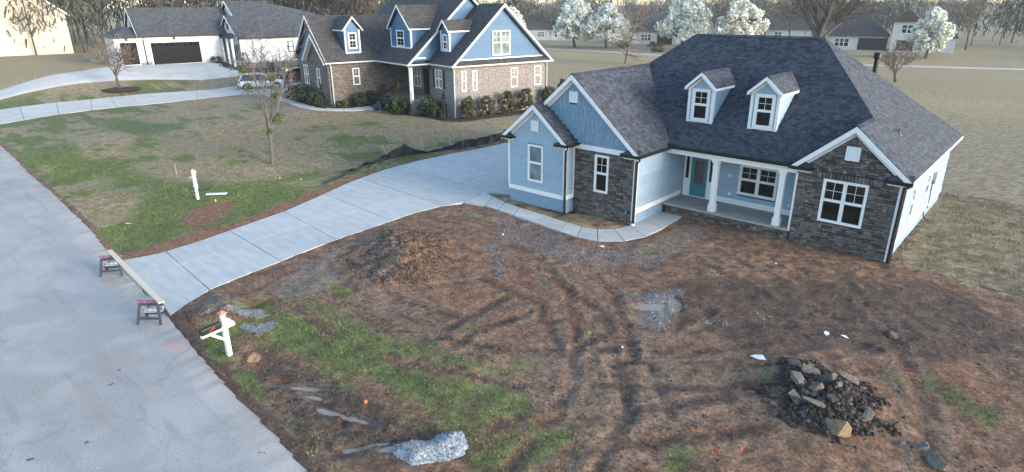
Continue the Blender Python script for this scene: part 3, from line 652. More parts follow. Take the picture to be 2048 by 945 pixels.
def downspout(parent, pts, mat=BLACK, r=.085, name='downspout'):
    mb = MB(); mb.tube(pts, r, 4); return mb.build(name, mat, parent)

# ------------------------------------------------------------------ the new house
HOUSE = empty('house', (0, 0, 0), 0, 'new light blue siding and dark stone house with two dormers behind the mud lot', 'house')
sF = (8.249-3.08)/(6.24+.1); sR = .849; sL = .87
X3 = lambda x, y, z: Vector((x, y, z))
FRONT = lambda x, y: X3(x, y, 3.08+sF*(y+.1))
RIGHT = lambda x, y: X3(x, y, 3.055+sR*(2.94-x))
LEFT = lambda x, y: X3(x, y, 3.055+sL*(x+16.11))
A_ = X3(-10.14, 6.24, 8.249); B_ = X3(-3.18, 6.24, 8.249); Lr = X3(-12.0, 4.254, 6.63); Rr = X3(.547, 2.36, 5.086)
mainroof = MB(); mainroof.prism([LEFT(-16.11,-3.24), LEFT(-16.11,12.5), X3(-10.14,6.3,8.2)-X3(0,0,.02), LEFT(-12,4.25)-X3(0,0,.01), LEFT(-12,-3.24)], (0,0,-.14))
ROOF = mainroof.build('roof', DECK, HOUSE)
roof_plane(ROOF, [FRONT(-7.89,-.1), FRONT(-1.845,-.1), Rr, B_, A_, Lr], (0, 1, sF))
roof_plane(ROOF, [RIGHT(2.94,-.24), RIGHT(2.94,2.36), RIGHT(.547,2.36), RIGHT(.547,-.24)], (-1, 0, sR))
roof_plane(ROOF, [RIGHT(2.94,2.362), X3(2.94,12.58,3.055), B_, Rr+X3(0,.002,0)], (-1, 0, sR))
roof_plane(ROOF, [X3(-1.845,-.24,3.055), X3(.547,-.24,5.086), Rr, X3(-1.845,-.13,3.055)], (1, 0, .849))
roof_plane(ROOF, [X3(-7.89,-3.245,3.055), X3(-7.89,-.1,3.055), Lr, X3(-12,-3.245,6.63)], (-1, 0, sL))
roof_plane(ROOF, [X3(2.94,12.58,3.08), X3(-16.11,12.58,3.08), A_, B_], (0, -1, .815), expo=.3)
for a, b in ((A_, B_), (X3(-12,-3.25,6.63), Lr), (X3(.547,-.24,5.086), Rr)): cap_line(ROOF, a+X3(0,0,.01), b+X3(0,0,.01))
for a, b in ((B_, Rr), (A_, Lr), (B_, X3(2.94,12.58,3.055))): cap_line(ROOF, a, b, name='hip_cap', wd=.13)
# L1 small front wing roof
L1m, L1a, L1e, L1y = -13.85, 5.06, 3.20, -3.8; L1w = 2.23; s1 = (L1a-L1e)/L1w
roof_plane(ROOF, [X3(L1m+L1w,L1y-.24,L1e), X3(L1m+L1w,-3.0,L1e), X3(L1m,-3.0,L1a), X3(L1m,L1y-.24,L1a)], (-1, 0, s1))
roof_plane(ROOF, [X3(L1m-L1w,L1y-.24,L1e), X3(L1m,L1y-.24,L1a), X3(L1m,-3.0,L1a), X3(L1m-L1w,-3.0,L1e)], (1, 0, s1))
cap_line(ROOF, X3(L1m,L1y-.25,L1a+.01), X3(L1m,-3.0,L1a+.01))
# wall cores and finishes
fR = Fr((0,0,0), (1,0,0), (0,-1,0)); fL2 = Fr((0,-3.0,0), (1,0,0), (0,-1,0)); fL1 = Fr((0,L1y,0), (1,0,0), (0,-1,0)); fP = Fr((0,1.98,0), (1,0,0), (0,-1,0))
fRS = Fr((2.58,0,0), (0,1,0), (1,0,0)); fLS = Fr((-8.12,0,0), (0,1,0), (1,0,0)); fL1S = Fr((-11.85,0,0), (0,1,0), (1,0,0)); fL1W = Fr((-15.74,0,0), (0,1,0), (-1,0,0))
mb = MB()
mb.prism([(-1.5,.07,-.9),(2.52,.07,-.9),(2.52,.07,3.1),(.547,.07,4.78),(-1.5,.07,3.1)], (0,5,0))
mb.box(-15.9, 2.52, 2.06, 12.1, -.9, 3.0)
WALL = mb.build('wall', MORTAR, HOUSE)
mb = MB(); mb.prism([(-15.7,-2.93,-.9),(-8.19,-2.93,-.9),(-8.19,-2.93,2.95),(-12.0,-2.93,6.3),(-15.9,-2.93,2.9)], (0,6,0)); WALL2 = mb.build('wall', MORTAR, HOUSE)
mb = MB(); mb.prism([(-15.7,L1y+.05,.0),(-11.9,L1y+.05,.0),(-11.9,L1y+.05,3.1),(L1m,L1y+.05,4.75),(-15.7,L1y+.05,3.1)], (0,1.2,0)); WALL1 = mb.build('wall', FOUND, HOUSE)
for q_ in ((-15.72, -11.87, L1y+.03, -2.9, -.9, -.001), (-8.5, -8.14, -2.9, 2.0, -.9, .02), (2.3, 2.56, .1, 12, -.9, .05)): mb = MB(); mb.box(*q_); mb.build('foundation', FOUND, WALL1)
# stone veneer
wR = (-.41, 1.39, .69, 2.63); wL2 = (-10.53, -9.68, .775, 2.73)
holesR = [wR, (.27, .83, 3.57, 4.17)]
arch = [(-.62, 1.6, 2.63, 2.93)]
cells = [(fR, c) for c in stone_cells([(-1.52,-.85),(2.5,-.85),(2.5,2.86),(.547,4.62),(-1.52,2.86)], holesR+arch)]
cells += [(fL2, c) for c in stone_cells([(-11.8,-.75),(-8.22,-.75),(-8.22,2.88),(-11.8,2.88)], [wL2])]
fPS = Fr((0,-.09,0), (1,0,0), (0,-1,0))
cells += [(fPS, c) for c in stone_cells([(-7.9,-.85),(-1.55,-.85),(-1.55,-.13),(-7.9,-.13)], [])]
for i in range(16):                              # soldier stones fanned over the window
    u = -.6+i*2.18/15.; cells.append((fR, (u-.062, u+.062, 2.64, 2.92-.02*random.random())))
cells.sort(key=lambda c: -(c[1][1]-c[1][0])*(c[1][3]-c[1][2])*(1.0 if c[0] is fR else .85))
small = MB()
mbm = MB(); mbm.box(-8.0, -1.56, -.06, .2, -.9, -.125); mbm.build('porch_base', MORTAR, WALL)
for i, (fr, (a, b, c, d)) in enumerate(cells):
    t = random.uniform(.035, .07); g = .006
    if i < 300:
        o = bpy.data.objects.new('stone', random.choice(_sm)); link(o, WALL if fr is not fL2 else WALL2)
        o.location = fr.p((a+b)/2, (c+d)/2, -.035+t/2-.01); o.scale = (b-a-2*g, t, d-c-2*g)
    else: fr.box(small, a+g, b-g, c+g, d-g, -.06, -.04+t)
tag(small.build('stone_veneer', STONE_S, WALL, rnd=True), kind='stuff')
# siding
mw = (-14.35, -13.3, .845, 2.88)
lap(WALL1, fL1, [(-15.66,.42),(-11.93,.42),(-11.93,3.05),(L1m,4.72),(-15.66,3.05)], [mw, (-14.13,-13.6,3.6,4.18)])
lap(WALL1, fL1S, [(L1y+.08,.42),(-3.0,.42),(-3.0,3.05),(L1y+.08,3.05)])
lap(WALL2, fLS, [(-2.9,.26),(1.98,.26),(1.98,2.95),(-2.9,2.95)])
pw = (-4.95, -2.99, .60, 2.20)
lap(WALL, fP, [(-6.22,.28),(-1.5,.28),(-1.5,2.8),(-6.22,2.8)], [pw]); lap(WALL, fP, [(-8.1,.28),(-8.0,.28),(-8.0,2.8),(-8.1,2.8)])
sw = [(2.75,3.6,.6,2.1),(6.1,7.1,.95,2.1)]
CREAM = M('siding_side', (.40, .43, .44), .6, .06, 2.5, .08, 90, rnd='obj', rr=(.94, 1.04))
lap(WALL, fRS, [(.1,.2),(12,.2),(12,2.86),(.1,2.86)], sw)
fPR = Fr((-1.52,0,0), (0,1,0), (-1,0,0)); lap(WALL, fPR, [(.12,.28),(1.95,.28),(1.95,2.7),(.12,2.7)])
# shake gable on L2: each shake its own piece
z = 3.14
_sh = []
for i in range(4):
    me = bpy.data.meshes.new('shake'); x0 = -.5; x1 = .5
    me.from_pydata([(x0,-.03,0),(x1,-.03-.006*i,0),(x1,-.006,1),(x0,-.006,1),(x0,.02,0),(x1,.02,0)], [], [(0,1,2,3),(4,5,1,0),(0,3,4),(1,5,2)]); me.materials.append(SHAKE); _sh.append(me)
gab = [(-16.0,3.1),(-8.0,3.1),(-12.0,6.5)]
while z < 6.4:
    s_ = rowspan(gab, min(z+.25, 6.49)) if z+.2 < 6.45 else None
    if s_:
        u = max(s_[0], L1m+ (L1a-z)/s1 - .12 if z < L1a else s_[0]); u = max(u, -14.2)
        while u < s_[1]-.02:
            wd = random.uniform(.16, .30); e = min(u+wd, s_[1])
            if not (5.15 < z+.1 < 5.76 and u > -12.26 and e < -11.7):
                o = bpy.data.objects.new('shake', random.choice(_sh)); link(o, WALL2)
                o.location = (u/2+e/2, -3.0, z+random.uniform(-.008, .008)); o.scale = (e-u-.012, 1, .24)
            u = e
    z += .215
# trim
for fr_, q_ in ((fL1, (-15.76, -11.83, .18, .42, -.02, .035)), (fL1S, (L1y, -3.0, .18, .42, -.02, .033)), (fL1, (-15.78, -15.66, .42, 3.1, -.03, .04)), (fL1, (-11.95, -11.81, .42, 3.1, -.03, .04)), (fL1S, (L1y, L1y+.12, .42, 3.05, -.02, .042)), (fL1S, (-3.1, -3.0, .42, 3.05, -.02, .036)), (fL2, (-11.8, -8.1, 2.88, 3.13, -.03, .045)), (fL2, (-8.22, -8.10, -.35, 2.88, -.03, .05)), (fLS, (-2.95, -2.84, -.35, 2.95, -.03, .04)), (fLS, (-2.84, 1.98, .0, .26, -.02, .035)), (fP, (-6.22, -1.55, .0, .28, -.02, .035)), (fR, (2.5, 2.62, -.62, 2.9, -.02, .05)), (fRS, (0, .1, -.62, 2.9, -.02, .04)), (fRS, (.1, 12, -.02, .2, -.02, .035)), (fRS, (.1, 12, 2.72, 2.92, -.01, .034)), (fR, (-1.60, -1.52, -.1, 2.7, -.02, .045)), (fPR, (.02, 1.95, .0, .28, -.01, .034))):
    mb = MB(); fr_.box(mb, *q_); mb.build('trim_board', WHITE, HOUSE)

window(WALL, fR, *wR, units=2, grid='top', n=.02); window(WALL2, fL2, *wL2, n=.02); window(WALL1, fL1, *mw, n=.02, grid='none', gmat=glass('sky_glass', (.13, .17, .19), .05))
window(WALL, fP, *pw, units=2, n=.02, cas=.11)
for q in sw: window(WALL, fRS, *q, n=.02)
louvre(WALL, fR, .27, .83, 3.57, 4.17); louvre(WALL2, fL2, -12.23, -11.71, 5.19, 5.75); louvre(WALL1, fL1, -14.12, -13.61, 3.61, 4.17)
# rakes, friezes, soffits
def gable_trim(frw, m, wv, e, a, og, sl, left=True, right=True, fz=.2, back=0):
    f2 = Fr(frw.O+frw.N*og, frw.U, frw.N)
    for sgn, on in ((-1, left), (1, right)):
        if not on: continue
        rake(ROOF, f2, m+sgn*wv, e-.03, m, a-.03, .21, -.03, .02)
        mb = MB(); frw.prism(mb, [(m+sgn*(wv-.3), e+.3*sl-.17-.02), (m, a-.19), (m, a-.19-fz*1.35), (m+sgn*(wv-.3), e+.3*sl-.19-fz*1.3)], -.02, .05); mb.build('frieze', WHITE, ROOF)
        mb = MB(); mb.prism([frw.p(m+sgn*wv, e-.155, .0), frw.p(m, a-.165, .0), frw.p(m, a-.175, 0), frw.p(m+sgn*wv, e-.165, 0)], frw.N*(og-.03)); mb.build('soffit', WHITE, ROOF)
gable_trim(fR, .547, 2.39, 3.055, 5.086, .24, .849)
gable_trim(fL2, -12, 4.11, 3.055, 6.63, .245, .87)
gable_trim(fL1, L1m, L1w, L1e, L1a, .24, s1)
def gable_return(frw, u0, u1, z, og=.24, flip=1):
    """little hipped return roof with a black gutter at the foot of a rake"""
    z = z-.02; a, b = (u0, u1); inn = b if flip > 0 else a
    mb = MB(); P = frw.p
    ra, rb = (a, b-.32) if flip > 0 else (a+.32, b)
    mb.faces([P(a, z, og), P(b, z, og), P(rb, z+.26, 0), P(ra, z+.26, 0), P(inn, z, 0)], [(0,1,2,3), (1,4,2) if flip > 0 else (0,3,4)])
    mb.build('return_roof', SHING, ROOF, rnd=True)
    mb = MB(); frw.box(mb, a, b, z-.19, z-.13, .0, og-.02); frw.box(mb, a+.04, b-.06, z-.26, z-.19, 0, .06); mb.build('return_soffit', WHITE, ROOF)
    mb = MB(); frw.prism(mb, [(a-.02, z+.01), (b+.02, z+.01), (b+.02, z-.13), (a-.02, z-.13)], og-.02, og+.11)
    if flip > 0: frw.box(mb, b-.0, b+.09, z-.11, z+.01, -.0, og-.021)
    else: frw.box(mb, a-.09, a, z-.11, z+.01, 0, og-.021)
    mb.build('gutter', BLACK, ROOF)
gable_return(fR, -1.87, -.95, 3.055, flip=1); gable_return(fR, 2.02, 2.96, 3.055, flip=-1)
gable_return(fL2, -8.85, -7.87, 3.055, flip=-1)
gable_return(fL1, L1m-L1w-.02, L1m-L1w+.72, L1e, flip=1); gable_return(fL1, L1m+L1w-.72, L1m+L1w+.02, L1e, flip=-1)
gutter(ROOF, X3(-7.85,-.1,3.09), X3(-1.86,-.1,3.09)); gutter(ROOF, X3(-7.89,-3.3,3.06), X3(-7.89,-.2,3.06)); gutter(ROOF, X3(L1m+L1w,L1y-.26,L1e), X3(L1m+L1w,-3.02,L1e)); 
mb = MB(); mb.prism([X3(2.95,-.2,3.06),X3(2.95,12.5,3.06),X3(2.95,12.5,2.92),X3(2.95,-.2,2.92)], (.02,0,0)); mb.prism([X3(2.6,-.0,2.91),X3(2.95,-.0,2.91),X3(2.95,12.4,2.91),X3(2.6,12.4,2.91)], (0,0,.015)); mb.build('eave_fascia', WHITE, ROOF)
for q_ in ((-7.98, -7.80, -.34, -.06, 3.02, 3.17), (-1.98, -1.82, -.30, -.06, 3.04, 3.18)): mb = MB(); mb.box(*q_); mb.build('gutter_mitre', BLACK, ROOF)
downspout(HOUSE, [(-7.86,-3.15,2.96),(-7.86,-3.18,2.86),(-8.02,-3.1,2.72),(-8.04,-3.1,2.6),(-8.04,-3.1,-.42)])
downspout(HOUSE, [(-11.6,-4.0,3.1),(-11.62,-3.98,3.0),(-11.74,-3.9,2.85),(-11.76,-3.88,-.45),(-11.70,-4.0,-.52)])
downspout(HOUSE, [(2.86,-.3,2.96),(2.84,-.3,2.88),(2.70,-.12,2.8),(2.68,-.12,-.55),(2.78,-.25,-.62)])
mb = MB(); mb.tube([(-8.04,-3.1,-.42),(-8.04,-3.1,-.52)], .085, 8); mb.build('drain_boot', WHITE, HOUSE)
# porch
mb = MB(); mb.box(-8.05, -1.58, -.12, 2.0, -.12, 0); mb.build('porch_slab', CONCP, HOUSE, bevel=.012)
mb = MB(); mb.box(-8.1, -1.6, -.02, .26, 2.66, 2.97); mb.box(-8.1, -1.6, .27, 1.95, 2.72, 2.76); mb.build('porch_beam', WHITE, HOUSE)
for cx in (-5.43, -2.2):
    mb = MB(); y = .13
    for (hw, z0, z1) in ((.165, 0, .34), (.18, .34, .37), (.125, .37, 2.28), (.15, 2.28, 2.32), (.13, 2.32, 2.50), (.155, 2.50, 2.56), (.185, 2.56, 2.66)): mb.box(cx-hw, cx+hw, y-hw, y+hw, z0+.0005, z1)
    mb.build('column', WHITE, HOUSE)
# front door with sidelights
DOOR = MB(); B = fP.box
B(DOOR, -8.0, -6.22, 2.16, 2.34, -.02, .06); B(DOOR, -8.0, -7.93, .03, 2.16, -.02, .05); B(DOOR, -6.30, -6.22, .03, 2.16, -.02, .05)
for a in (-7.72, -6.66): B(DOOR, a, a+.10, .03, 2.16, -.02, .052)
B(DOOR, -7.93, -7.72, .03, .95, -.02, .02); B(DOOR, -6.56, -6.30, .03, .95, -.02, .02); B(DOOR, -8.0, -6.22, 0, .03, -.02, .1)
do = DOOR.build('door_surround', WHITE, HOUSE)
mb = MB(); B(mb, -7.62, -6.66, .035, 2.155, -.03, .0)
for a in (-7.5, -7.1): B(mb, a, a+.33, .12, .5, -.01, .015)
dd = mb.build('front_door', TEAL, HOUSE)
mb = MB(); B(mb, -7.41, -6.87, .72, 1.98, -.01, .012); mb.build('door_glass', GLASSD, dd)
mb = MB()
for k in range(5): B(mb, -7.41+.09+k*.09-.004, -7.41+.09+k*.09+.004, .74, 1.96, .0125, .018)
B(mb, -7.43, -6.85, .70, .73, .0, .02); B(mb, -7.43, -6.85, 1.97, 2.0, .0, .02); mb.build('door_caming', M('caming', (.06, .06, .065), .4), dd)
mb = MB(); mb.tube([fP.p(-6.74,1.02,.0), fP.p(-6.74,1.02,.07), fP.p(-6.84,1.02,.08)], .014, 6); mb.build('door_handle', M('dark_bronze', (.03,.025,.02), .35, metal=.8), dd)
for (a, b) in ((-7.92,-7.73), (-6.55,-6.31)):
    mb = MB(); B(mb, a+.02, b-.02, .97, 2.14, -.03, -.005); mb.build('sidelight', GLASS, do)
for (u, zz) in ((-5.45, 1.42), (-5.35, .45), (-2.3, .42)):
    mb = MB(); B(mb, u-.05, u+.05, zz, zz+.16, .01, .06); mb.build('outlet_box', WHITE, HOUSE)
mb = MB(); fR.box  # hose bib on the stone corner
mb.tube([(-8.48,-3.02,.08),(-8.48,-3.14,.08),(-8.48,-3.16,.03)], .022, 6); mb.tube([(-8.48,-3.12,.1),(-8.48,-3.12,.15)], .03, 6); mb.build('hose_bib', GALV, HOUSE)
# dormers
for cx in (-7.12, -3.88):
    fD = Fr((cx,1.25,0), (1,0,0), (0,-1,0)); rootD = MB(); yb = lambda z: -.1+(z-3.08)/sF
    rootD.prism([(cx-.66,1.27,4.0),(cx+.66,1.27,4.0),(cx+.66,1.27,5.95),(cx,1.27,6.5),(cx-.66,1.27,5.95)], (0,2.6,0))
    D = rootD.build('dormer', FOUND, HOUSE)
    hw = .44; wz0, wz1 = 4.22, 5.84
    lap(D, fD, [(-.6,4.22),(.6,4.22),(.6,5.92),(0,6.44),(-.6,5.92)], [(-.48,.48,4.2,5.86)], name='board')
    mb = MB(); fD.box(mb, -.70, -.56, 4.16, 5.9, -.02, .042); fD.box(mb, .56, .70, 4.16, 5.9, -.02, .042); fD.box(mb, -.56, .56, 4.16, 4.24, -.02, .03)
    mb.build('corner_board', WHITE, D)
    window(D, fD, -.48, .48, 4.24, 5.86, n=.02, cas=.13)
    for sg in (1, -1):
        fS = Fr((cx+sg*.66,0,0), (0,1,0), (sg,0,0)); z = 4.3
        sl_ = [(1.3, 4.25), (yb(5.95)+.05, 5.95), (1.3, 5.95)]
        lap(D, fS, sl_, name='board')
        mb = MB(); fS.box(mb, 1.25, 1.37, 4.16, 5.92, -.02, .039); mb.build('corner_board', WHITE, D)
        e = 5.93; a = 6.68; yf = 1.03
        q = [X3(cx+sg*.83, yf, e), X3(cx+sg*.83, yb(e)-.0, e), X3(cx, yb(a), a), X3(cx, yf, a)]
        roof_plane(D, q, (-sg, 0, (a-e)/.83), thick=.05, name='dormer_shingles')
        mb = MB(); mb.prism([X3(cx+sg*.80, yf, e-.01), X3(cx+sg*.80, yb(e)-.1, e-.01), X3(cx+sg*.80, yb(e)-.15, e-.13), X3(cx+sg*.80, yf, e-.13)], (sg*.03,0,0)); mb.prism([X3(cx+sg*.66, yf, e-.12), X3(cx+sg*.8, yf, e-.12), X3(cx+sg*.8, yb(e)-.2, e-.12), X3(cx+sg*.66, yb(e)-.2, e-.12)], (0,0,.02)); mb.build('eave_fascia', WHITE, D)
        f2 = Fr((cx,yf,0), (1,0,0), (0,-1,0)); rake(D, f2, sg*.84, e, 0, a, .15, -.02, .02)
        mb = MB(); fD.prism(mb, [(sg*.66, e-.02), (0, a-.2), (0, a-.34), (sg*.66, e-.17)], -.02, .05); mb.build('frieze', WHITE, D)
        mb = MB(); mb.prism([fD.p(sg*.82, e-.09), fD.p(0, a-.09), fD.p(0, a-.1), fD.p(sg*.82, e-.1)], (0,-.21,0)); mb.build('soffit', WHITE, D)
    cap_line(D, X3(cx,1.02,6.69), X3(cx,yb(6.68),6.69))
# roof penetrations
mb = MB(); mb.tube([(-1.1,8.6,6.0),(-1.1,8.6,7.15)], .13, 10); mb.tube([(-1.1,8.6,7.15),(-1.1,8.6,7.2),(-1.1,8.6,7.45),(-1.1,8.6,7.5)], [.13,.2,.2,.17], 10); mb.build('flue_pipe', BLACK, ROOF, smooth=False)
mb = MB(); mb.tube([(1.45,3.6,4.2),(1.45,3.6,4.58)], .045, 8); mb.build('vent_pipe', M('vent_grey', (.12,.13,.2), .5), ROOF)
mb = MB(); mb.box(1.34, 1.56, 3.48, 3.74, 4.22, 4.25); mb.build('vent_flashing', GALV, ROOF)
mb = MB(); mb.tube([fRS.p(7.9,1.5,.05), fRS.p(7.5,1.1,.1), fRS.p(7.3,.5,.15), fRS.p(7.6,.1,.1), fRS.p(8.2,-.1,.08)], .025, 6); mb.tube([fRS.p(7.0,.0,.05), fRS.p(7.1,-.3,.1), fRS.p(7.4,-.5,.3)], .03, 6); mb.build('service_cable', BLACK, HOUSE)
mb = MB(); fRS.box(mb, 7.8, 8.15, 1.3, 1.85, .02, .16); mb.build('meter_box', GALV, HOUSE)

# ------------------------------------------------------------------ vegetation builders
def leaf_quads(C_, n, size, rg, flat=.0):
    """n random quads about centres C_ (k,3,+radius)"""
    k = rg.integers(0, len(C_), n); c = C_[k]
    d = rg.normal(size=(n, 3)); d /= np.linalg.norm(d, axis=1, keepdims=True); r = rg.random(n)**.45
    p = c[:, :3]+d*(c[:, 3]*r)[:, None]
    a = rg.normal(size=(n, 3)); a /= np.linalg.norm(a, axis=1, keepdims=True); b = np.cross(a, rg.normal(size=(n, 3))); b /= np.linalg.norm(b, axis=1, keepdims=True)
    s = size*(.5+rg.random(n))[:, None]
    V = np.stack([p-a*s-b*s*.6, p+a*s-b*s*.5, p+a*s*.8+b*s*.6, p-a*s*.7+b*s*.5], 1).reshape(-1, 3)
    return V, np.arange(4*n).reshape(n, 4), rg.random(n)
def crown(parent, mat, centres, n, size, seed, name='crown'):
    V, F_, r = leaf_quads(np.array(centres, float), n, size, np.random.default_rng(seed))
    return npmesh(name, V, F_, mat, parent, attrs=dict(rnd=('FACE', r)))
def grow(mbT, mbB, p, d, L, r, lev, rg, P):
    """recursive limb; P: dict of habits"""
    n = 4 if lev < 2 else 3; pts = [p]; q = p.copy(); dd = d.copy(); rs = [r]
    taper = P['taper'][lev]
    for i in range(n):
        dd = (dd+Vector((rg.normal(), rg.normal(), rg.normal()))*P['wig']+Vector((0, 0, P['up'][lev]))).normalized()
        q = q+dd*(L/n); pts.append(q.copy()); rs.append(max(P['rmin'], r*(1-(1-taper)*(i+1)/n)))
    (mbT if lev == 0 else mbB).tube(pts, rs, 7 if lev == 0 else (5 if lev == 1 else 3), cap=False)
    if lev >= P['lev']: return
    for k in range(P['kids'][lev]):
        t = P['from'][lev]+(1-P['from'][lev])*(k+rg.random())/P['kids'][lev]; t = min(t, .999)
        i = int(t*n); f = t*n-i; b = pts[i].lerp(pts[i+1], f); br = rs[i]+(rs[i+1]-rs[i])*f
        ax = dd.orthogonal().normalized(); an = k*2.4+rg.random()*1.2
        side = (Matrix.Rotation(an, 3, dd) @ ax).normalized(); sp_ = P['ang'][lev]*(.7+.6*rg.random())
        nd = (dd*math.cos(sp_)+side*math.sin(sp_)).normalized()
        grow(mbT, mbB, b, nd, L*P['len'][lev]*(.6+.6*rg.random()), max(P['rmin'], br*P['rr'][lev]), lev+1, rg, P)
HAB = dict(wig=.10, lev=4, rmin=.008, kids=[6, 5, 5, 4], len=[.85, .6, .6, .55], ang=[.5, .65, .7, .8], rr=[.62, .6, .6, .6], up=[.05, .06, .03, .0, .0], taper=[.6, .35, .3, .3, .3])
HAB['from'] = [.55, .25, .2, .2]
def bare_tree(name, x, y, h, r, label, seed, hab=None, group=None, cat='tree', mt=None, mb_=None, z=None, trunk=.35, lean=(0, 0)):
    rg = np.random.default_rng(seed); P = dict(HAB); P.update(hab or {})
    root = empty(name, (x, y, h1(x, y)-.05 if z is None else z), 0, label, cat, group)
    T, Bm = MB(), MB(); grow(T, Bm, Vector((0,0,0)), Vector((lean[0], lean[1], 1)).normalized(), h*trunk, r, 0, rg, P)
    T.build('trunk', mt or BARK, root, smooth=True); Bm.build('crown', mb_ or TWIG, root)
    return root
def blossom_tree(x, y, h, wd, label, seed):
    rg = np.random.default_rng(seed); root = empty('pear_tree', (x, y, h1(x, y)-.05), 0, label, 'tree', 'white flowering trees across the fairway')
    T, Bm = MB(), MB(); P = dict(HAB); P.update(lev=2, kids=[7, 4, 0, 0], len=[1.5, .6, .5, .5], ang=[.55, .6, .7, .8])
    grow(T, Bm, Vector((0,0,0)), Vector((0,0,1)), h*.28, h*.035, 0, rg, P)
    T.build('trunk', BARKD, root, smooth=True); Bm.build('limbs', BARKD, root)
    C_ = []
    for i in range(110):
        t = rg.random(); z = h*(.26+.74*t); w = wd*.5*math.sin(math.pi*min(1, (.16+.84*t)*.98))**.7*(1-.35*t); a = rg.random()*6.28; q = math.sqrt(rg.random())*w
        C_.append((q*math.cos(a), q*math.sin(a), z-.3, h*(.055+.06*rg.random())))
    crown(root, BLOSSOM, C_, 9000, .23, seed, 'crown'); return root
def shrub(x, y, h, wd, label, seed, mat=None, kind='round', name='shrub', z=None, group=None, n=None):
    rg = np.random.default_rng(seed); root = empty(name, (x, y, h1(x, y)-.03 if z is None else z), 0, label, 'shrub', group)
    mb = MB(); mb.tube([(0,0,0),(.02,.01,h*.35),(0,.02,h*.6)], [.05,.04,.02], 5); mb.build('stem', BARKD, root)
    C_ = []
    for i in range(46):
        t = rg.random(); a = rg.random()*6.28
        if kind == 'cone': w = wd*.5*(1.02-t)**.8*(.5+.5*min(1, t*6)); z = h*t*.97
        else: w = wd*.5*math.sin(math.pi*(.12+.8*t))**.6; z = h*(.08+.86*t)
        q = w*(.55+.45*rg.random()); C_.append((q*math.cos(a), q*math.sin(a), z, wd*(.10+.10*rg.random())*(1 if kind != 'cone' else (1.1-t))))
    crown(root, mat or SHRUB, C_, n or 3600, .05*max(1, wd/1.3), seed, 'crown'); return root

# ------------------------------------------------------------------ brick house next door
BRK = brick_mat('brick_tan', (.25, .222, .205), (.15, .135, .132), (.30, .285, .27))
BRKD = brick_mat('brick_dark', (.075, .062, .058), (.19, .155, .13), (.11, .10, .095), .38, .10)
BLUE = M('siding_deep_blue', (.045, .125, .235), .55, .06, 2, rnd='obj', rr=(.92, 1.06))
ROOFB = shingle_tex_mat('shingle_brown', (.050, .048, .049))
IRON = M('black_iron', (.012, .012, .013), .45)
SHUT = M('shutter_dark', (.02, .022, .03), .5)
bh = empty('brick_house', (-35.76, 10.64, 0), rad(-11), 'tan and dark brick house with deep blue gables and dormers beyond the silt fence', 'house')
def V3(u, v, z): return Vector((u, v, z))
def roof_slab(parent, pts, mat, th=.12, name='roof'):
    mb = MB(); mb.prism(pts, (0, 0, -th)); return mb.build(name, mat, parent)
def bwin(parent, fr, a, b, c, d, units=1, shutters=False, gm=None, **k):
    w_ = window(parent, fr, a, b, c, d, units=units, cas=.075, gmat=gm or GLASSW, n=.02, **k)
    if shutters:
        for s0, s1_ in ((a-.42, a-.03), (b+.03, b+.42)):
            mb = MB(); fr.box(mb, s0, s1_, c, d, 0, .05); sh_ = mb.build('shutter', SHUT, w_)
    return w_
fE = Fr((-.4,0,0), (0,1,0), (1,0,0)); fS = Fr((0,.4,0), (1,0,0), (0,-1,0)); fG = Fr((-.5,0,0), (0,1,0), (1,0,0))
mb = MB(); mb.box(-4.6, -.4, .4, 11.6, -.6, 4.66); bw = mb.build('wall', BRK, bh)
mb = MB(); mb.box(-20.3, -4.61, 1.6, 11.4, -.6, 4.66); mb.build('wall', BRK, bh)
mb = MB(); mb.box(-20.3, -11.66, -7.1, 1.59, -.6, 4.66); bw2 = mb.build('wall', BRKD, bh)
mb = MB(); mb.prism([V3(-.55,.7,4.8),V3(-.55,11.3,4.8),V3(-.55,6,9.75)], (-3.6,0,0)); gw = mb.build('gable_wall', BLUE, bh)
lap(gw, fG, [(1.0,5.2),(11.0,5.2),(6,9.7)], [(4.8,6.95,5.42,7.7)], .25, BLUE, -.04)
bwin(gw, fG, 4.8, 6.95, 5.42, 7.7, 2)
mb = MB(); fG.box(mb, .9, 11.1, 5.1, 5.22, -.02, .03); mb.build('gable_trim', WHITE, gw)
roof_slab(bh, [V3(.02,-.05,4.68),V3(.02,12.05,4.68),V3(-.5,11.6,5.15),V3(-.5,.4,5.15)], ROOFB, .08, 'skirt_roof')
rw_ = roof_slab(bh, [V3(0,0,4.72),V3(0,6,10.1),V3(-5.2,6,10.1),V3(-5.2,0,4.72)], ROOFB); roof_slab(bh, [V3(0,12,4.72),V3(-9,12,4.72),V3(-9,6.01,10.1),V3(0,6.01,10.1)], ROOFB)
f0 = Fr((0,0,0), (0,1,0), (1,0,0))
for a, za, b, zb in ((0,4.72,6,10.1),(12,4.72,6,10.1)):
    rake(bh, f0, a, za, b, zb, .2, -.03, .03)
    mb = MB(); mb.prism([V3(-.5,a,za-.15),V3(-.5,b,zb-.17),V3(-.5,b,zb-.19),V3(-.5,a,za-.17)], (.48,0,0)); mb.build('soffit', WHITE, bh)
WG = M('gutter_white', (.6, .62, .63), .4, .05)
for a, b in ((V3(.0,-.05,4.70), V3(.0,12.05,4.70)), (V3(-4.9,0,4.72), V3(.05,0,4.72)), (V3(-11.2,-2.25,4.72), V3(-4.3,-2.25,4.72)), (V3(-11.26,-7.6,4.72), V3(-11.26,-2.3,4.72)), (V3(-4.33,-2.3,4.72), V3(-4.33,-.05,4.72))): gutter(bh, a, b, WG, .13)
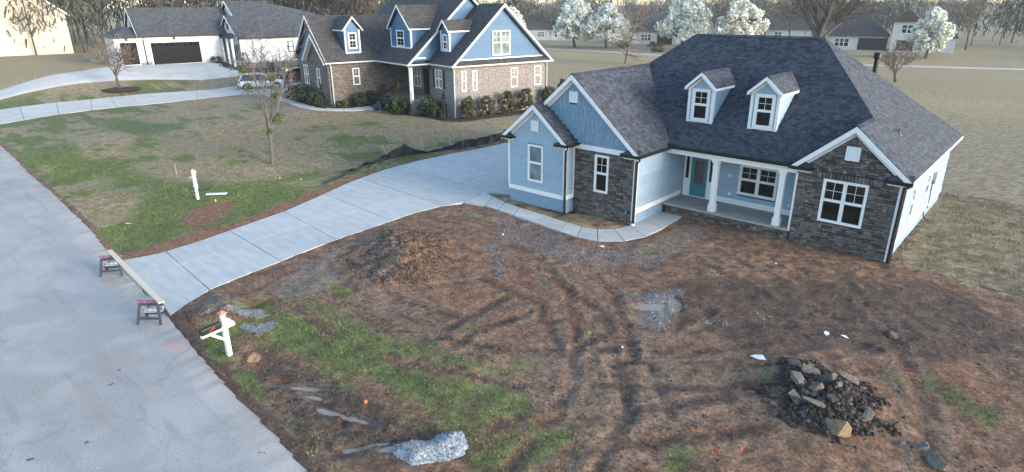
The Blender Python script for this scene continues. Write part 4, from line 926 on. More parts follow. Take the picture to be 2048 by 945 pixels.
for (u, v) in ((-.33,.33), (-.33,11.5), (-4.6,-2.0), (-11.55,-6.95)): downspout(bh, [(u+.25,v-.2,4.6),(u+.06,v-.02,4.3),(u+.06,v-.02,-.1 if u > -1 or u < -9 else 1.0)], WG, .06)
for a, b, c, d in ((1.16,1.69,2.31,4.2),(2.39,2.92,2.31,4.2),(6.92,7.78,2.31,4.2),(9.88,10.78,2.31,4.2)): bwin(bw, fE, a, b, c, d)
mb = MB(); fE.box(mb, 6.45, 6.7, 1.1, 1.3, 0, .03); mb.build('crawl_vent', IRON, bw)
bwin(bw, fS, -3.85, -2.5, 2.45, 4.2, 2, True)
# main block roof with its side gable, seen above the wing
roof_slab(bh, [V3(-4.33,-2.25,4.72),V3(-4.33,4.9,11.0),V3(-20.5,4.9,11.0),V3(-20.5,-2.25,4.72)], ROOFB); roof_slab(bh, [V3(-4.33,12.05,4.72),V3(-20.5,12.05,4.72),V3(-20.5,4.91,11.0),V3(-4.33,4.91,11.0)], ROOFB)
fM = Fr((-4.33,0,0), (0,1,0), (1,0,0)); rake(bh, fM, -2.25, 4.72, 4.9, 11.0, .2, -.03, .03); rake(bh, fM, 12.05, 4.72, 4.9, 11.0, .2, -.03, .03)
mb = MB(); mb.prism([V3(-4.75,-1.6,5.0),V3(-4.75,11.4,5.0),V3(-4.75,4.9,10.7)], (-.3,0,0)); mg = mb.build('gable_wall', BLUE, bh)
fMg = Fr((-4.75,0,0), (0,1,0), (1,0,0)); lap(mg, fMg, [(-1.55,5.0),(11.3,5.0),(4.9,10.7)], (), .25, BLUE, 0)
mb = MB(); fMg.prism(mb, [(-1.3,5.15),(-.1,5.15),(.0,5.28),(-1.2,5.28)], 0, .04); mb.build('gable_trim', WHITE, mg)
# dark brick garage wing
roof_slab(bh, [V3(-11.26,-7.5,4.72),V3(-11.26,-1.2,4.72),V3(-16,3.6,9.06),V3(-16,-7.5,9.06)], ROOFB); roof_slab(bh, [V3(-20.75,-7.5,4.72),V3(-16.01,-7.5,9.06),V3(-16.01,5,9.06),V3(-20.75,5,4.72)], ROOFB)
fW = Fr((0,-7.5,0), (1,0,0), (0,-1,0)); fWw = Fr((0,-7.1,0), (1,0,0), (0,-1,0))
rake(bh, fW, -20.75, 4.72, -16, 9.06, .2, -.03, .03); rake(bh, fW, -11.26, 4.72, -16, 9.06, .2, -.03, .03)
mb = MB(); mb.prism([V3(-20.2,-7.05,4.6),V3(-11.8,-7.05,4.6),V3(-16,-7.05,8.75)], (0,.3,0)); wg = mb.build('gable_wall', BLUE, bh)
lap(wg, fWw, [(-20.0,4.9),(-12.0,4.9),(-16,8.65)], (), .25, BLUE, -.04)
mb = MB(); mb.prism([V3(-17.0,-7.25,4.4),V3(-11.75,-7.25,4.4),V3(-11.75,-7.25,4.7),V3(-14.35,-7.25,7.0),V3(-17,-7.25,4.7)], (0,.3,0)); mb.box(-17.0,-11.66,-7.25,-7.11,-.5,4.4); sgw = mb.build('gable_wall', BRKD, bh)
fS2 = Fr((0,-7.75,0), (1,0,0), (0,-1,0))
for sg, e in ((-1,-17.35), (1,-11.3)):
    rake(bh, fS2, e, 4.74, -14.35, 7.3, .2, -.03, .03); roof_slab(bh, [V3(e,-7.75,4.76),V3(e,-6.9,4.76),V3(-14.35,-6.9,7.32),V3(-14.35,-7.75,7.32)], ROOFB, .1)
    mb = MB(); mb.prism([V3(e,-7.26,4.62),V3(-14.35,-7.26,7.15),V3(-14.35,-7.26,7.12),V3(e,-7.26,4.59)], (0,-.46,0)); mb.build('soffit', WHITE, bh)
fW25 = Fr((0,-7.25,0), (1,0,0), (0,-1,0))
bwin(bw2, fWw, -18.9, -17.5, 2.1, 4.1, 2, True); bwin(bw2, fW25, -14.75, -13.9, 2.1, 4.0)
fE2 = Fr((-11.66,0,0), (0,1,0), (1,0,0)); bwin(bw2, fE2, -4.7, -3.95, 2.38, 4.05)
# dormers of the brick house
def dormer(fr, hw, z0, ze, za, ov, depth, wrect, side=True, gable_wall=True, name='dormer'):
    core = MB(); core.prism([fr.p(-hw,z0-.6,-.02), fr.p(hw,z0-.6,-.02), fr.p(hw,ze,-.02), fr.p(0,za-.25,-.02), fr.p(-hw,ze,-.02)], -fr.N*depth); D = core.build(name, BLUE, bh)
    for sg in (-1, 1):
        P = [fr.p(sg*(hw+ov), ze-.03, ov), fr.p(sg*(hw+ov), ze-.03, -depth), fr.p(0, za, -depth), fr.p(0, za, ov)]
        roof_slab(D, P, ROOFB, .07, 'dormer_roof')
        f2 = Fr(fr.O+fr.N*ov, fr.U, fr.N); rake(D, f2, sg*(hw+ov), ze-.02, 0, za-.01, .15, -.02, .03)
        mb = MB(); fr.box(mb, sg*hw-.07, sg*hw+.07, z0-.05, ze, -.12, .04); mb.build('corner_board', WHITE, D)
        mb = MB(); a = fr.p(sg*(hw+ov), ze-.16, ov); mb.prism([a, fr.p(sg*(hw+ov), ze-.04, ov), fr.p(sg*(hw+ov), ze-.04, -depth*.8), fr.p(sg*(hw+ov), ze-.16, -depth*.8)], fr.U*sg*.02); mb.build('eave_fascia', WHITE, D)
    mb = MB(); fr.box(mb, -hw, hw, z0-.05, z0+.08, -.02, .03); mb.build('sill_board', WHITE, D)
    lap(D, fr, [(-hw+.08,z0+.1),(hw-.08,z0+.1),(hw-.08,ze-.02),(0,za-.3),(-hw+.08,ze-.02)], [wrect], .25, BLUE, -.01)
    window(D, fr, *wrect, cas=.1, gmat=GLASS, grid='all', n=.02)
    return D
dormer(Fr((-8.3,-.75,0), (1,0,0), (0,-1,0)), 2.05, 6.05, 7.9, 10.05, .3, 4.6, (-.85,.75,6.15,7.7))
dormer(Fr((-12.1,-4.2,0), (0,1,0), (1,0,0)), .75, 5.5, 7.75, 9.0, .32, 3.2, (-.45,.45,5.9,7.45))
dormer(Fr((-3.0,1.15,0), (1,0,0), (0,-1,0)), .72, 5.9, 7.75, 8.7, .28, 3.0, (-.42,.42,6.0,7.4))
# porch
mb = MB(); mb.box(-11.6, -4.5, -2.0, 1.58, -.4, 1.35); mb.build('porch_base', BRK, bh)
mb = MB(); mb.box(-11.3, -4.6, -1.9, 1.5, 4.4, 4.62); mb.build('porch_beam', IRON, bh)
mb = MB(); mb.box(-4.78, -4.56, -1.9, -1.68, 1.35, 4.4); mb.build('column', WHITE, bh)
fB = Fr((0,1.6,0), (1,0,0), (0,-1,0)); bwin(bh, fB, -10.3, -8.9, 1.95, 4.0, 2); bwin(bh, fB, -6.3, -5.5, 1.95, 4.0)
mb = MB(); fB.box(mb, -8.3, -7.2, 1.36, 3.9, 0, .05); mb.build('front_door', M('door_dark', (.03,.015,.015), .4), bh)
def railing(pts, name='railing'):
    mb = MB()
    for a, b in zip(pts[:-1], pts[1:]):
        a = Vector(a); b = Vector(b); n = max(2, int((b-a).length/.13))
        mb.tube([a+V3(0,0,.9), b+V3(0,0,.9)], .03, 4); mb.tube([a+V3(0,0,.1), b+V3(0,0,.1)], .02, 4)
        for k in range(n+1): q = a.lerp(b, k/n); mb.tube([q, q+V3(0,0,.9)], .012 if 0 < k < n else .03, 4)
    return mb.build(name, IRON, bh)
railing([(-4.6,-.0,1.35),(-4.6,-1.9,1.35),(-8.6,-1.9,1.35)]); railing([(-8.6,-1.9,1.35),(-9.0,-3.6,.4)]); railing([(-11.3,-1.9,1.35),(-10.3,-1.9,1.35),(-10.3,-3.6,.4)])
for k in range(5):
    mb = MB(); mb.box(-10.2, -8.7, -2.0-.34*(k+1), -2.0-.34*k, -.4, 1.15-.22*k); mb.build('step', BRK, bh)
def bw_(u, v): a = rad(-11); return (-35.76+u*math.cos(a)-v*math.sin(a), 10.64+u*math.sin(a)+v*math.cos(a))
# rocking chair on the porch
cx_, cy2 = bw_(-9.7, -.9); rc = empty('rocking_chair', (cx_, cy2, 1.35), rad(-20), 'honey coloured wooden rocking chair on the porch of the brick house', 'chair')
OAK = M('honey_wood', (.34, .18, .06), .5, .15, 5)
mb = MB(); mb.box(-.28,.28,-.26,.26,.42,.46); mb.build('seat', OAK, rc)
for k in range(5):
    mb = MB(); mb.box(-.25+k*.11,-.25+k*.11+.06,.24,.27,.46,1.15); mb.build('slat', OAK, rc)
mb = MB(); mb.box(-.3,.3,.23,.28,1.1,1.22); mb.build('top_rail', OAK, rc)
for sx in (-.28,.28):
    mb = MB(); mb.tube([(sx,-.5,.09),(sx,-.25,.03),(sx,.1,.02),(sx,.4,.05),(sx,.6,.12)], .022, 5); mb.build('rocker', OAK, rc)
    for yy in (-.22,.25): mb = MB(); mb.box(sx-.02,sx+.02,yy-.02,yy+.02,.03,.66 if yy < 0 else .46); mb.build('leg', OAK, rc)
    mb = MB(); mb.box(sx-.04,sx+.04,-.28,.25,.66,.69); mb.build('armrest', OAK, rc)
POT = M('blue_glaze', (.02, .03, .14), .25)
for i, (u, v, lb) in enumerate(((-10.75,-3.7,'blue glazed pot left of the brick house porch steps'), (-8.45,-3.9,'blue glazed pot right of the brick house porch steps'))):
    x, y = bw_(u, v); mb = MB(); mb.lathe((0,0,0), [(.16,0),(.25,.1),(.27,.3),(.22,.38),(.26,.42),(.2,.42),(.18,.34)], 12)
    o = mb.build('flower_pot', POT, smooth=True); o.location = (x, y, h1(x, y)); tag(o, lb, 'pot', 'pots by the brick house steps')
# bed and clipped shrubs round the brick house
bed('mulch_bed', [bw_(.1,12.5),bw_(1.6,12),bw_(1.7,0),bw_(.8,-1.6),bw_(-2,-1.9),bw_(-8.2,-3.9),bw_(-8.2,-2),bw_(-4.4,-2),bw_(-4.3,.3),bw_(-.3,.3),bw_(-.3,12)], MUL, .06, .05, .25)
bed('mulch_bed', [bw_(-11.5,-3.2),bw_(-10.3,-3.9),bw_(-10.0,-5.8),bw_(-10.6,-7.5),bw_(-11.8,-8.7),bw_(-21.4,-8.85),bw_(-21,-7.3),bw_(-11.6,-7.3),bw_(-11.6,-3)], MUL, .06, .05, .25)
SH = [(*bw_(-20.6,-8.6),2.6,1.2,'cone','narrow conical evergreen at the far left corner of the brick house',EVERG),(*bw_(-18.6,-8.3),1.5,2.1,'round','round green shrub under the shuttered window of the dark gable',SHRUB),(*bw_(-15.9,-8.3),1.5,2.1,'round','round green shrub between the two windows of the dark gable',SHRUB),(*bw_(-13.6,-8.2),1.3,1.6,'round','round green shrub below the tall narrow window of the dark gable',SHRUB),(*bw_(-11.2,-8.3),2.5,1.0,'cone','dark conical arborvitae at the corner of the dark brick wing',EVERG),(*bw_(-10.8,-6.4),.7,1.0,'round','low clipped bush beside the dark wing downspout',SHRUBY),(*bw_(-10.8,-4.6),1.3,1.5,'round','green bush under the single window of the dark wing',SHRUB),(*bw_(-11.0,-3.0),1.4,1.5,'round','green bush left of the porch steps of the brick house',SHRUB),(*bw_(-8.0,-3.0),1.5,1.1,'round','small upright bush right of the porch steps',EVERG),(*bw_(-5.6,-2.9),1.6,2.1,'round','wide green bush before the porch railing',SHRUB),(*bw_(-2.9,-.9),1.6,2.3,'round','wide green bush under the shuttered window',SHRUB),(*bw_(-.3,-.9),2.7,1.05,'cone','dark pointed arborvitae at the near corner of the brick house',EVERG),
      (*bw_(.6,1.2),2.1,1.45,'round','olive shrub on the side wall nearest the house corner',SHRUBY),(*bw_(.6,3.2),2.0,1.3,'round','second olive shrub from the corner along the brick side wall',SHRUBY),(*bw_(.6,5.6),2.3,1.5,'round','third olive shrub along the brick side wall beside the vent',SHRUBY),(*bw_(.6,8.0),2.4,1.5,'round','fourth olive shrub along the brick side wall',SHRUBY),(*bw_(.6,11.2),2.3,1.8,'round','shrub at the back corner of the brick side wall',SHRUBY),(*bw_(.4,13.2),2.9,1.7,'round','taller shrub just past the back corner of the brick house',SHRUB)]
for i, (x, y, h, wd, kd, lb, m) in enumerate(SH): shrub(x, y, h, wd, lb, 100+i, m, kd, group='shrubs around the brick house')

# ------------------------------------------------------------------ neighbour drives and walks
nd = tag(empty('neighbor_driveway'), kind='structure')
def strip(name, Ls, Rs, mat, zo=.03, parent=None, n=None):
    mb = MB()
    for i in range(len(Ls)-1):
        q = [Ls[i], Rs[i], Rs[i+1], Ls[i+1]]; mb.prism([(x, y, gz(x, y)+zo) for x, y in q], (0,0,-.15))
    return mb.build(name, mat, parent)
def dens(P, k=6):
    out = []
    for a, b in zip(P[:-1], P[1:]): out += [(a[0]+(b[0]-a[0])*i/k, a[1]+(b[1]-a[1])*i/k) for i in range(k)]
    return out+[P[-1]]
def slabs(parent, Ls, Rs, mat, zo=.03, name='slab'):
    for i in range(len(Ls)-1): slab([Ls[i], Rs[i], Rs[i+1], Ls[i+1]], parent, mat, zo, .2, .02, name)
slabs(nd, dens([(-71.5,-18.5),(-70.4,-9.4),(-70.5,-4.0),(-69.6,3.0),(-70.5,8.0),(-70.5,20)], 3), dens([(-62.5,-19.6),(-64.7,-11.0),(-64.5,-4.2),(-64.8,2.4),(-63.2,6.6),(-59.5,20)], 3), OLDCONC)
nw = tag(empty('neighbor_walk'), kind='structure')
slabs(nw, dens([bw_(-27,-10.1),bw_(-20,-10.1),bw_(-13,-10.0),bw_(-11,-9.6),bw_(-9.6,-8),bw_(-8.7,-6),bw_(-8.6,-3.9)], 2), dens([bw_(-27,-8.9),bw_(-20,-8.95),bw_(-13.5,-8.9),bw_(-11.6,-8.7),bw_(-10.4,-7.4),bw_(-9.9,-5.8),bw_(-10.2,-3.9)], 2), OLDCONC, .05)
def paved(name, Ls, Rs, mat, zo, nu=8):
    Ls, Rs = np.array(dens(Ls, 6)), np.array(dens(Rs, 6)); t = np.linspace(0, 1, nu+1)[None, :, None]; G = Ls[:, None]*(1-t)+Rs[:, None]*t; z = base_g(G[..., 0], G[..., 1])+zo
    z[:, 0] -= .2; z[:, -1] -= .2; V = np.concatenate([G, z[..., None]], -1); id_ = np.arange(G.shape[0]*G.shape[1]).reshape(G.shape[:2])
    return tag(npmesh(name, V.reshape(-1, 3), np.stack([id_[:-1,:-1], id_[:-1,1:], id_[1:,1:], id_[1:,:-1]], -1).reshape(-1, 4), mat), kind='structure')
paved('garage_court', [(-80.5,-30),(-80.8,-14),(-82.2,-7),(-85.0,-3.4),(-83.4,3),(-82.3,9.2)], [(-75.0,-30),(-76.0,-12),(-76.0,-5),(-75.0,-1),(-73.2,4),(-73.8,9.5)], OLDCONC, .10)

# ------------------------------------------------------------------ white farmhouse with garage doors
WBOARD = M('white_board', (.62, .64, .65), .6, .05, 2)
ROOFW = shingle_tex_mat('shingle_slate', (.055, .060, .070))
GSTONE = M('grey_stone', (.20, .20, .21), .9, .3, 5, .5, 14)
wh = empty('white_farmhouse', (-83.17, 1.79, 0), rad(-7), 'white board farmhouse with dark garage doors and slate roof at far left', 'house')
fU = Fr((0,0,0), (0,1,0), (1,0,0)); fU5 = Fr((4.5,0,0), (0,1,0), (1,0,0))
mb = MB(); mb.box(-8, 0, -1.1, 8.6, 2.0, 6.5); mb.box(-6, -.05, -4.0, -1.11, 2.0, 6.4); ww = mb.build('wall', WBOARD, wh)
mb = MB(); mb.box(-3, 4.5, 9.7, 20, 1.4, 6.1); ww2 = mb.build('wall', WBOARD, wh)
mb = MB(); mb.box(4.4, 4.56, 9.66, 20, 1.0, 2.85); mb.build('foundation', GSTONE, wh)
for q_ in ((-3.95, -3.62), (-1.40, -.16)): mb = MB(); fU.box(mb, *q_, 2.2, 3.3, 0, .04); mb.build('stone_base', GSTONE, wh)
def panel_door(a, b, c, d, cols):
    mb = MB(); fU.box(mb, a, b, c, d, -.05, .02); g = mb.build('garage_door', M('garage_brown', (.010,.009,.010), .6, .2, 3, spec=.15), wh)
    hh = (d-c)/4
    for r in range(4):
        mb = MB(); fU.box(mb, a+.02, b-.02, c+r*hh+.02, c+(r+1)*hh-.02, .02, .045); p = mb.build('panel', g.data.materials[0], g)
    for k in range(cols):
        w_ = (b-a)/cols; mb = MB(); fU.box(mb, a+k*w_+.12, a+(k+1)*w_-.12, d-hh+.18, d-.14, .045, .055); mb.build('pane', GLASSC, g)
    mb = MB(); fU.box(mb, a-.14, a, c, d+.14, -.02, .05); fU.box(mb, b, b+.14, c, d+.14, -.02, .05); fU.box(mb, a, b, d, d+.14, -.02, .049); mb.build('door_frame', WHITE, g)
panel_door(0, 5.92, 2.95, 5.65, 8); panel_door(-3.46, -1.56, 3.1, 5.78, 4)
mb = MB(); rs = roof_slab
rs(wh, [V3(.4,-1.4,6.5),V3(.4,10.6,6.5),V3(-3.4,10.6,9.95),V3(-3.4,-1.4,9.95)], ROOFW); rs(wh, [V3(-7.4,-1.4,6.5),V3(-3.41,-1.4,9.95),V3(-3.41,10.6,9.95),V3(-7.4,10.6,6.5)], ROOFW)
fV = Fr((0,-1.4,0), (1,0,0), (0,-1,0)); rake(wh, fV, .4, 6.5, -3.4, 9.95, .18, -.02, .03); rake(wh, fV, -7.2, 6.5, -3.4, 9.95, .18, -.02, .03)
mb = MB(); mb.prism([V3(-7,-1.15,6.4),V3(.0,-1.15,6.4),V3(-3.4,-1.15,9.7)], (0,.3,0)); gwh = mb.build('gable_wall', WBOARD, wh)
fV1 = Fr((0,-1.15,0), (1,0,0), (0,-1,0)); mb = MB(); fV1.box(mb, -3.7, -3.1, 7.6, 8.6, 0, .04); mb.build('gable_window', IRON, gwh)
rs(wh, [V3(.35,-4.3,6.45),V3(.35,-1.15,6.45),V3(-2.2,-1.15,7.6),V3(-2.2,-2.2,7.6)], ROOFW, name='bay_roof'); rs(wh, [V3(.35,-4.3,6.45),V3(-2.2,-2.2,7.6),V3(-5.5,-2.2,7.6),V3(-6.3,-4.3,6.45)], ROOFW, name='bay_roof')
gutter(wh, V3(.42,-1.4,6.52), V3(.42,8.8,6.52), IRON, .13); gutter(wh, V3(.36,-4.3,6.46), V3(.36,-1.5,6.46), IRON, .12)
downspout(wh, [(.45,-.75,6.4),(.1,-.75,6.0),(.1,-.75,2.6)], IRON, .06)
for v in (-2.6, 2.9):
    mb = MB(); fU.box(mb, v-.12, v+.12, 6.0, 6.28, 0, .18); mb.tube([(.1,v,6.25),(.28,v,6.4),(.4,v,6.3)], .03, 5); mb.build('wall_lamp', IRON, wh)
# right wing with the small front gable and the tall gable behind
rs(wh, [V3(4.85,9.3,6.08),V3(4.85,20.3,6.08),V3(.95,20.3,8.85),V3(.95,9.3,8.85)], ROOFW); rs(wh, [V3(-2.95,9.3,6.08),V3(.94,9.3,8.85),V3(.94,14,8.85),V3(-2.95,14,6.08)], ROOFW)
fV2 = Fr((0,9.3,0), (1,0,0), (0,-1,0)); rake(wh, fV2, 4.85, 6.08, .95, 8.85, .16, -.02, .03); rake(wh, fV2, -2.95, 6.08, .95, 8.85, .16, -.02, .03)
mb = MB(); mb.prism([V3(-2.6,9.6,6.0),V3(4.5,9.6,6.0),V3(.95,9.6,8.6)], (0,.3,0)); sg_ = mb.build('gable_wall', WBOARD, wh)
mb = MB(); Fr((0,9.6,0),(1,0,0),(0,-1,0)).box(mb, .65, 1.25, 7.1, 7.9, 0, .04); mb.build('gable_vent', IRON, sg_)
rs(wh, [V3(5.0,8.6,6.1),V3(4.9,9.6,6.6),V3(-2.8,9.6,6.6),V3(-2.8,8.6,6.1)], ROOFW, .1, 'porch_roof')
rs(wh, [V3(3.2,10.9,6.9),V3(3.2,18,6.9),V3(-2.4,15.5,10.77),V3(-2.4,10.6,10.77)], ROOFW); rs(wh, [V3(-8.2,10.6,6.9),V3(-2.41,10.6,10.77),V3(-2.41,17.5,10.77),V3(-8.2,17.5,6.9)], ROOFW); rs(wh, [V3(-2.4,15.5,10.77),V3(3.3,18,6.9),V3(3.0,24,6.9),V3(-2.4,24,9.0)], ROOFW)
fV3 = Fr((0,10.6,0), (1,0,0), (0,-1,0)); rake(wh, fV3, -8.2, 6.9, -2.4, 10.77, .2, -.02, .03); rake(wh, fV3, 3.3, 6.9, -2.4, 10.77, .2, -.02, .03)
mb = MB(); mb.prism([V3(-7.8,10.9,6.2),V3(3,10.9,6.2),V3(-2.4,10.9,10.5)], (0,.3,0)); mb.build('gable_wall', WBOARD, wh)
gutter(wh, V3(4.87,9.3,6.1), V3(4.87,20.3,6.1), IRON, .13); downspout(wh, [(4.85,9.5,6.0),(4.62,9.6,5.6),(4.62,9.6,2.0)], IRON, .06)
window(ww2, fU5, 16.2, 17.05, 3.95, 5.5, fmat=IRON, gmat=GLASSW, n=.02)
for u in (-1.8, .2, 2.3, 4.3): mb = MB(); mb.box(u-.12,u+.12,8.65,8.9,2.4,6.05); mb.build('column', WHITE, wh)
fV4 = Fr((0,9.68,0), (1,0,0), (0,-1,0))
for a, b in ((-.9,.4),(1.4,2.6),(3.0,3.9)): window(ww2, fV4, a, b, 3.2, 5.2, fmat=IRON, gmat=GLASSW, n=.02)
def ww_(u, v): a = rad(-7); return (-83.17+u*math.cos(a)-v*math.sin(a), 1.79+u*math.sin(a)+v*math.cos(a))
for i, (u, v, h, wd, lb) in enumerate(((1.2,7.4,.9,1.6,'low dark shrub beside the wide dark garage door'), (5.6,9.8,2.4,1.1,'upright evergreen by the white house porch'), (6.0,13.0,1.3,1.4,'shrub against the grey foundation of the white house, left one'), (6.1,15.2,1.3,1.5,'shrub against the grey foundation of the white house, middle one'), (6.2,17.6,1.9,2.2,'large bush against the grey foundation of the white house'))):
    x, y = ww_(u, v); shrub(x, y, h, wd, lb, 300+i, SHRUB if i < 4 else SHRUBY, group='shrubs by the white farmhouse', n=700)
x0, y0 = ww_(4.2,8); bed('mulch_bed', [ww_(1,6.9),ww_(3.5,6.6),ww_(6.5,7.5),ww_(7.2,10),ww_(7.0,19),ww_(5,19),ww_(4.6,9.6),ww_(1,8.6)], MUL, .1, .05, .4)
# cream house at the far left edge
ch = empty('cream_house', (-118, -4, 3.0), rad(-7), 'tall cream house wall behind the white farmhouse garage', 'house')
CR = M('cream_board', (.62, .54, .43), .7, .05, 1.5)
mb = MB(); mb.prism([(0,-22,-2),(0,5.6,-2),(0,5.6,6.3),(0,-6,15.5),(0,-22,6.5)], (-9,0,0)); mb.build('wall', CR, ch)
mb = MB(); mb.prism([(.5,6.2,5.9),(.5,-6,15.7),(.5,-6,15.4),(.5,6.2,5.6)], (-10,0,0)); mb.prism([(.5,-22.5,6.1),(.5,-6.01,15.7),(.5,-6.01,15.4),(.5,-22.5,5.8)], (-10,0,0)); mb.build('roof', ROOFW, ch)
f_c = Fr((0,0,0), (0,1,0), (1,0,0)); rake(ch, Fr((.5,0,0),(0,1,0),(1,0,0)), 6.2, 5.95, -6, 15.72, .3, -.02, .04)
window(ch, f_c, -8, -6.5, 1.5, 3.6, gmat=GLASSW); window(ch, f_c, -14, -12.5, 1.5, 3.6, gmat=GLASSW); window(ch, f_c, -8, -6.5, 7.5, 9.4, gmat=GLASSW)

# ------------------------------------------------------------------ cars
def car(x, y, rz, paint, label, name, z=None):
    """an SUV, nose towards +Y of its own frame; 4.65 m long"""
    root = empty(name, (x, y, h1(x, y)+.04 if z is None else z), rz, label, 'car'); root.scale = (1.12, 1.16, 1.12)
    # side profile stations: (y, z low, z belt, half width)
    st = [(-2.30,.52,.78,.70),(-2.26,.38,.98,.84),(-2.05,.33,1.04,.90),(-1.4,.30,1.04,.93),(0,.28,1.02,.94),(.9,.28,1.00,.93),(1.15,.28,.99,.92),(1.9,.31,.92,.89),(2.2,.36,.84,.82),(2.33,.46,.72,.62)]
    vs_ = []; fs = []; n = 10
    for (yy, a, b, hw) in st:
        for k in range(n):
            t = 2*math.pi*k/n; cxx = math.cos(t); sz = math.sin(t)
            px = hw*math.copysign(abs(cxx)**.35, cxx); pz = (a+b)/2+(b-a)/2*math.copysign(abs(sz)**.45, sz); vs_.append((px, yy, pz))
    for i in range(len(st)-1):
        for k in range(n): k2 = (k+1) % n; fs.append((i*n+k, i*n+k2, (i+1)*n+k2, (i+1)*n+k))
    fs += [tuple(range(n)), tuple(range((len(st)-1)*n, len(st)*n))]
    mb = MB(); mb.faces(vs_, fs); mb.build('body', paint, root, smooth=True).data.set_sharp_from_angle(angle=rad(35))
    # cabin glass and roof
    gl = [(-2.15,1.0,.80),(-1.75,1.58,.66),(.15,1.60,.66),(1.05,1.0,.82)]; mb = MB()
    L_ = [Vector((-w_, yy, zz)) for yy, zz, w_ in gl]; R_ = [Vector((w_, yy, zz)) for yy, zz, w_ in gl]
    mb.faces(L_+R_, [(0,1,2,3),(7,6,5,4),(0,4,5,1),(1,5,6,2),(2,6,7,3),(3,7,4,0)]); mb.build('windows', GLASSC, root)
    mb = MB(); mb.prism([(-.68,-1.95,1.56),(.68,-1.95,1.56),(.70,-1.5,1.62),(.70,-.1,1.63),(.64,.28,1.59),(-.64,.28,1.59),(-.70,-.1,1.63),(-.70,-1.5,1.62)], (0,0,.05)); mb.build('roof', paint, root, bevel=.02)
    for sx in (-1, 1):
        for (p, q) in (((-1.78,1.6,.665),(-2.12,1.0,.83)), ((.15,1.6,.67),(1.06,1.0,.845)), ((-.75,1.6,.672),(-.7,1.02,.85)), ((-1.5,1.6,.672),(-1.45,1.02,.85))):
            mb = MB(); a = Vector((sx*p[2], p[0], p[1])); b = Vector((sx*q[2], q[0], q[1])); mb.tube([a, b], .045 if p[0] in (-1.78, .15) else .02, 5); mb.build('pillar', paint if p[0] in (-1.78, .15) else GLASSC, root)
        mb = MB(); mb.box(min(sx*.93,sx*1.06), max(sx*.93,sx*1.06), .72, .92, 1.0, 1.15); mb.build('mirror', paint, root)
        for wy in (-1.42, 1.42):
            mb = MB(); c = Vector((sx*.84, wy, .35)); mb.tube([c-Vector((sx*.11,0,0)), c-Vector((sx*.1,0,0)), c+Vector((sx*.1,0,0)), c+Vector((sx*.115,0,0))], [.31,.35,.35,.3], 20)
            t_ = mb.build('wheel', M('tyre', (.015,.015,.016), .8), root)
            mb = MB(); mb.tube([c+Vector((sx*.10,0,0)), c+Vector((sx*.122,0,0))], [.24,.22], 14); mb.build('rim', GALV, t_)
            for k in range(5):
                an = k*1.2566; d = Vector((0, math.cos(an), math.sin(an))); mb = MB(); mb.tube([c+Vector((sx*.125,0,0)), c+Vector((sx*.125,0,0))+d*.23], .03, 4); mb.build('spoke', GALV, t_)
            mb = MB(); arc = [Vector((sx*.935, wy+.41*math.cos(a), .35+.41*math.sin(a))) for a in np.linspace(0, math.pi, 12)]; mb.tube(arc, .05, 5); mb.build('wheel_arch', BLACK, root)
        mb = MB(); mb.box(min(sx*.55,sx*.87), max(sx*.55,sx*.87), -2.29, -2.08, .84, .97); mb.build('tail_light', M('lamp_red', (.22,.012,.015), .25), root)
        mb = MB(); mb.box(min(sx*.5,sx*.82), max(sx*.5,sx*.82), 2.05, 2.27, .68, .78); mb.build('headlight', GLASSW, root)
        mb = MB(); mb.box(min(sx*.90,sx*.955), max(sx*.90,sx*.955), -1.0, 1.0, .28, .38); mb.build('side_sill', BLACK, root)
    mb = MB(); mb.box(-.8,.8,-2.36,-2.2,.36,.56); mb.build('rear_bumper', BLACK, root, bevel=.03)
    mb = MB(); mb.box(-.26,.26,-2.325,-2.30,.66,.79); mb.build('number_plate', PAPER, root)
    return root
PW = M('car_white', (.74, .75, .77), .25, .02, 2, spec=.6); PR = M('car_dark_red', (.085, .010, .013), .22, .05, 2, spec=.6)
car(-67.0, 7.9, rad(-26), PW, 'white car with a dark rear window parked on the neighbour\'s drive', 'parked_car')
car(-69.0, 14.2, rad(-8), PR, 'dark red car half hidden behind the brick house corner', 'parked_car')

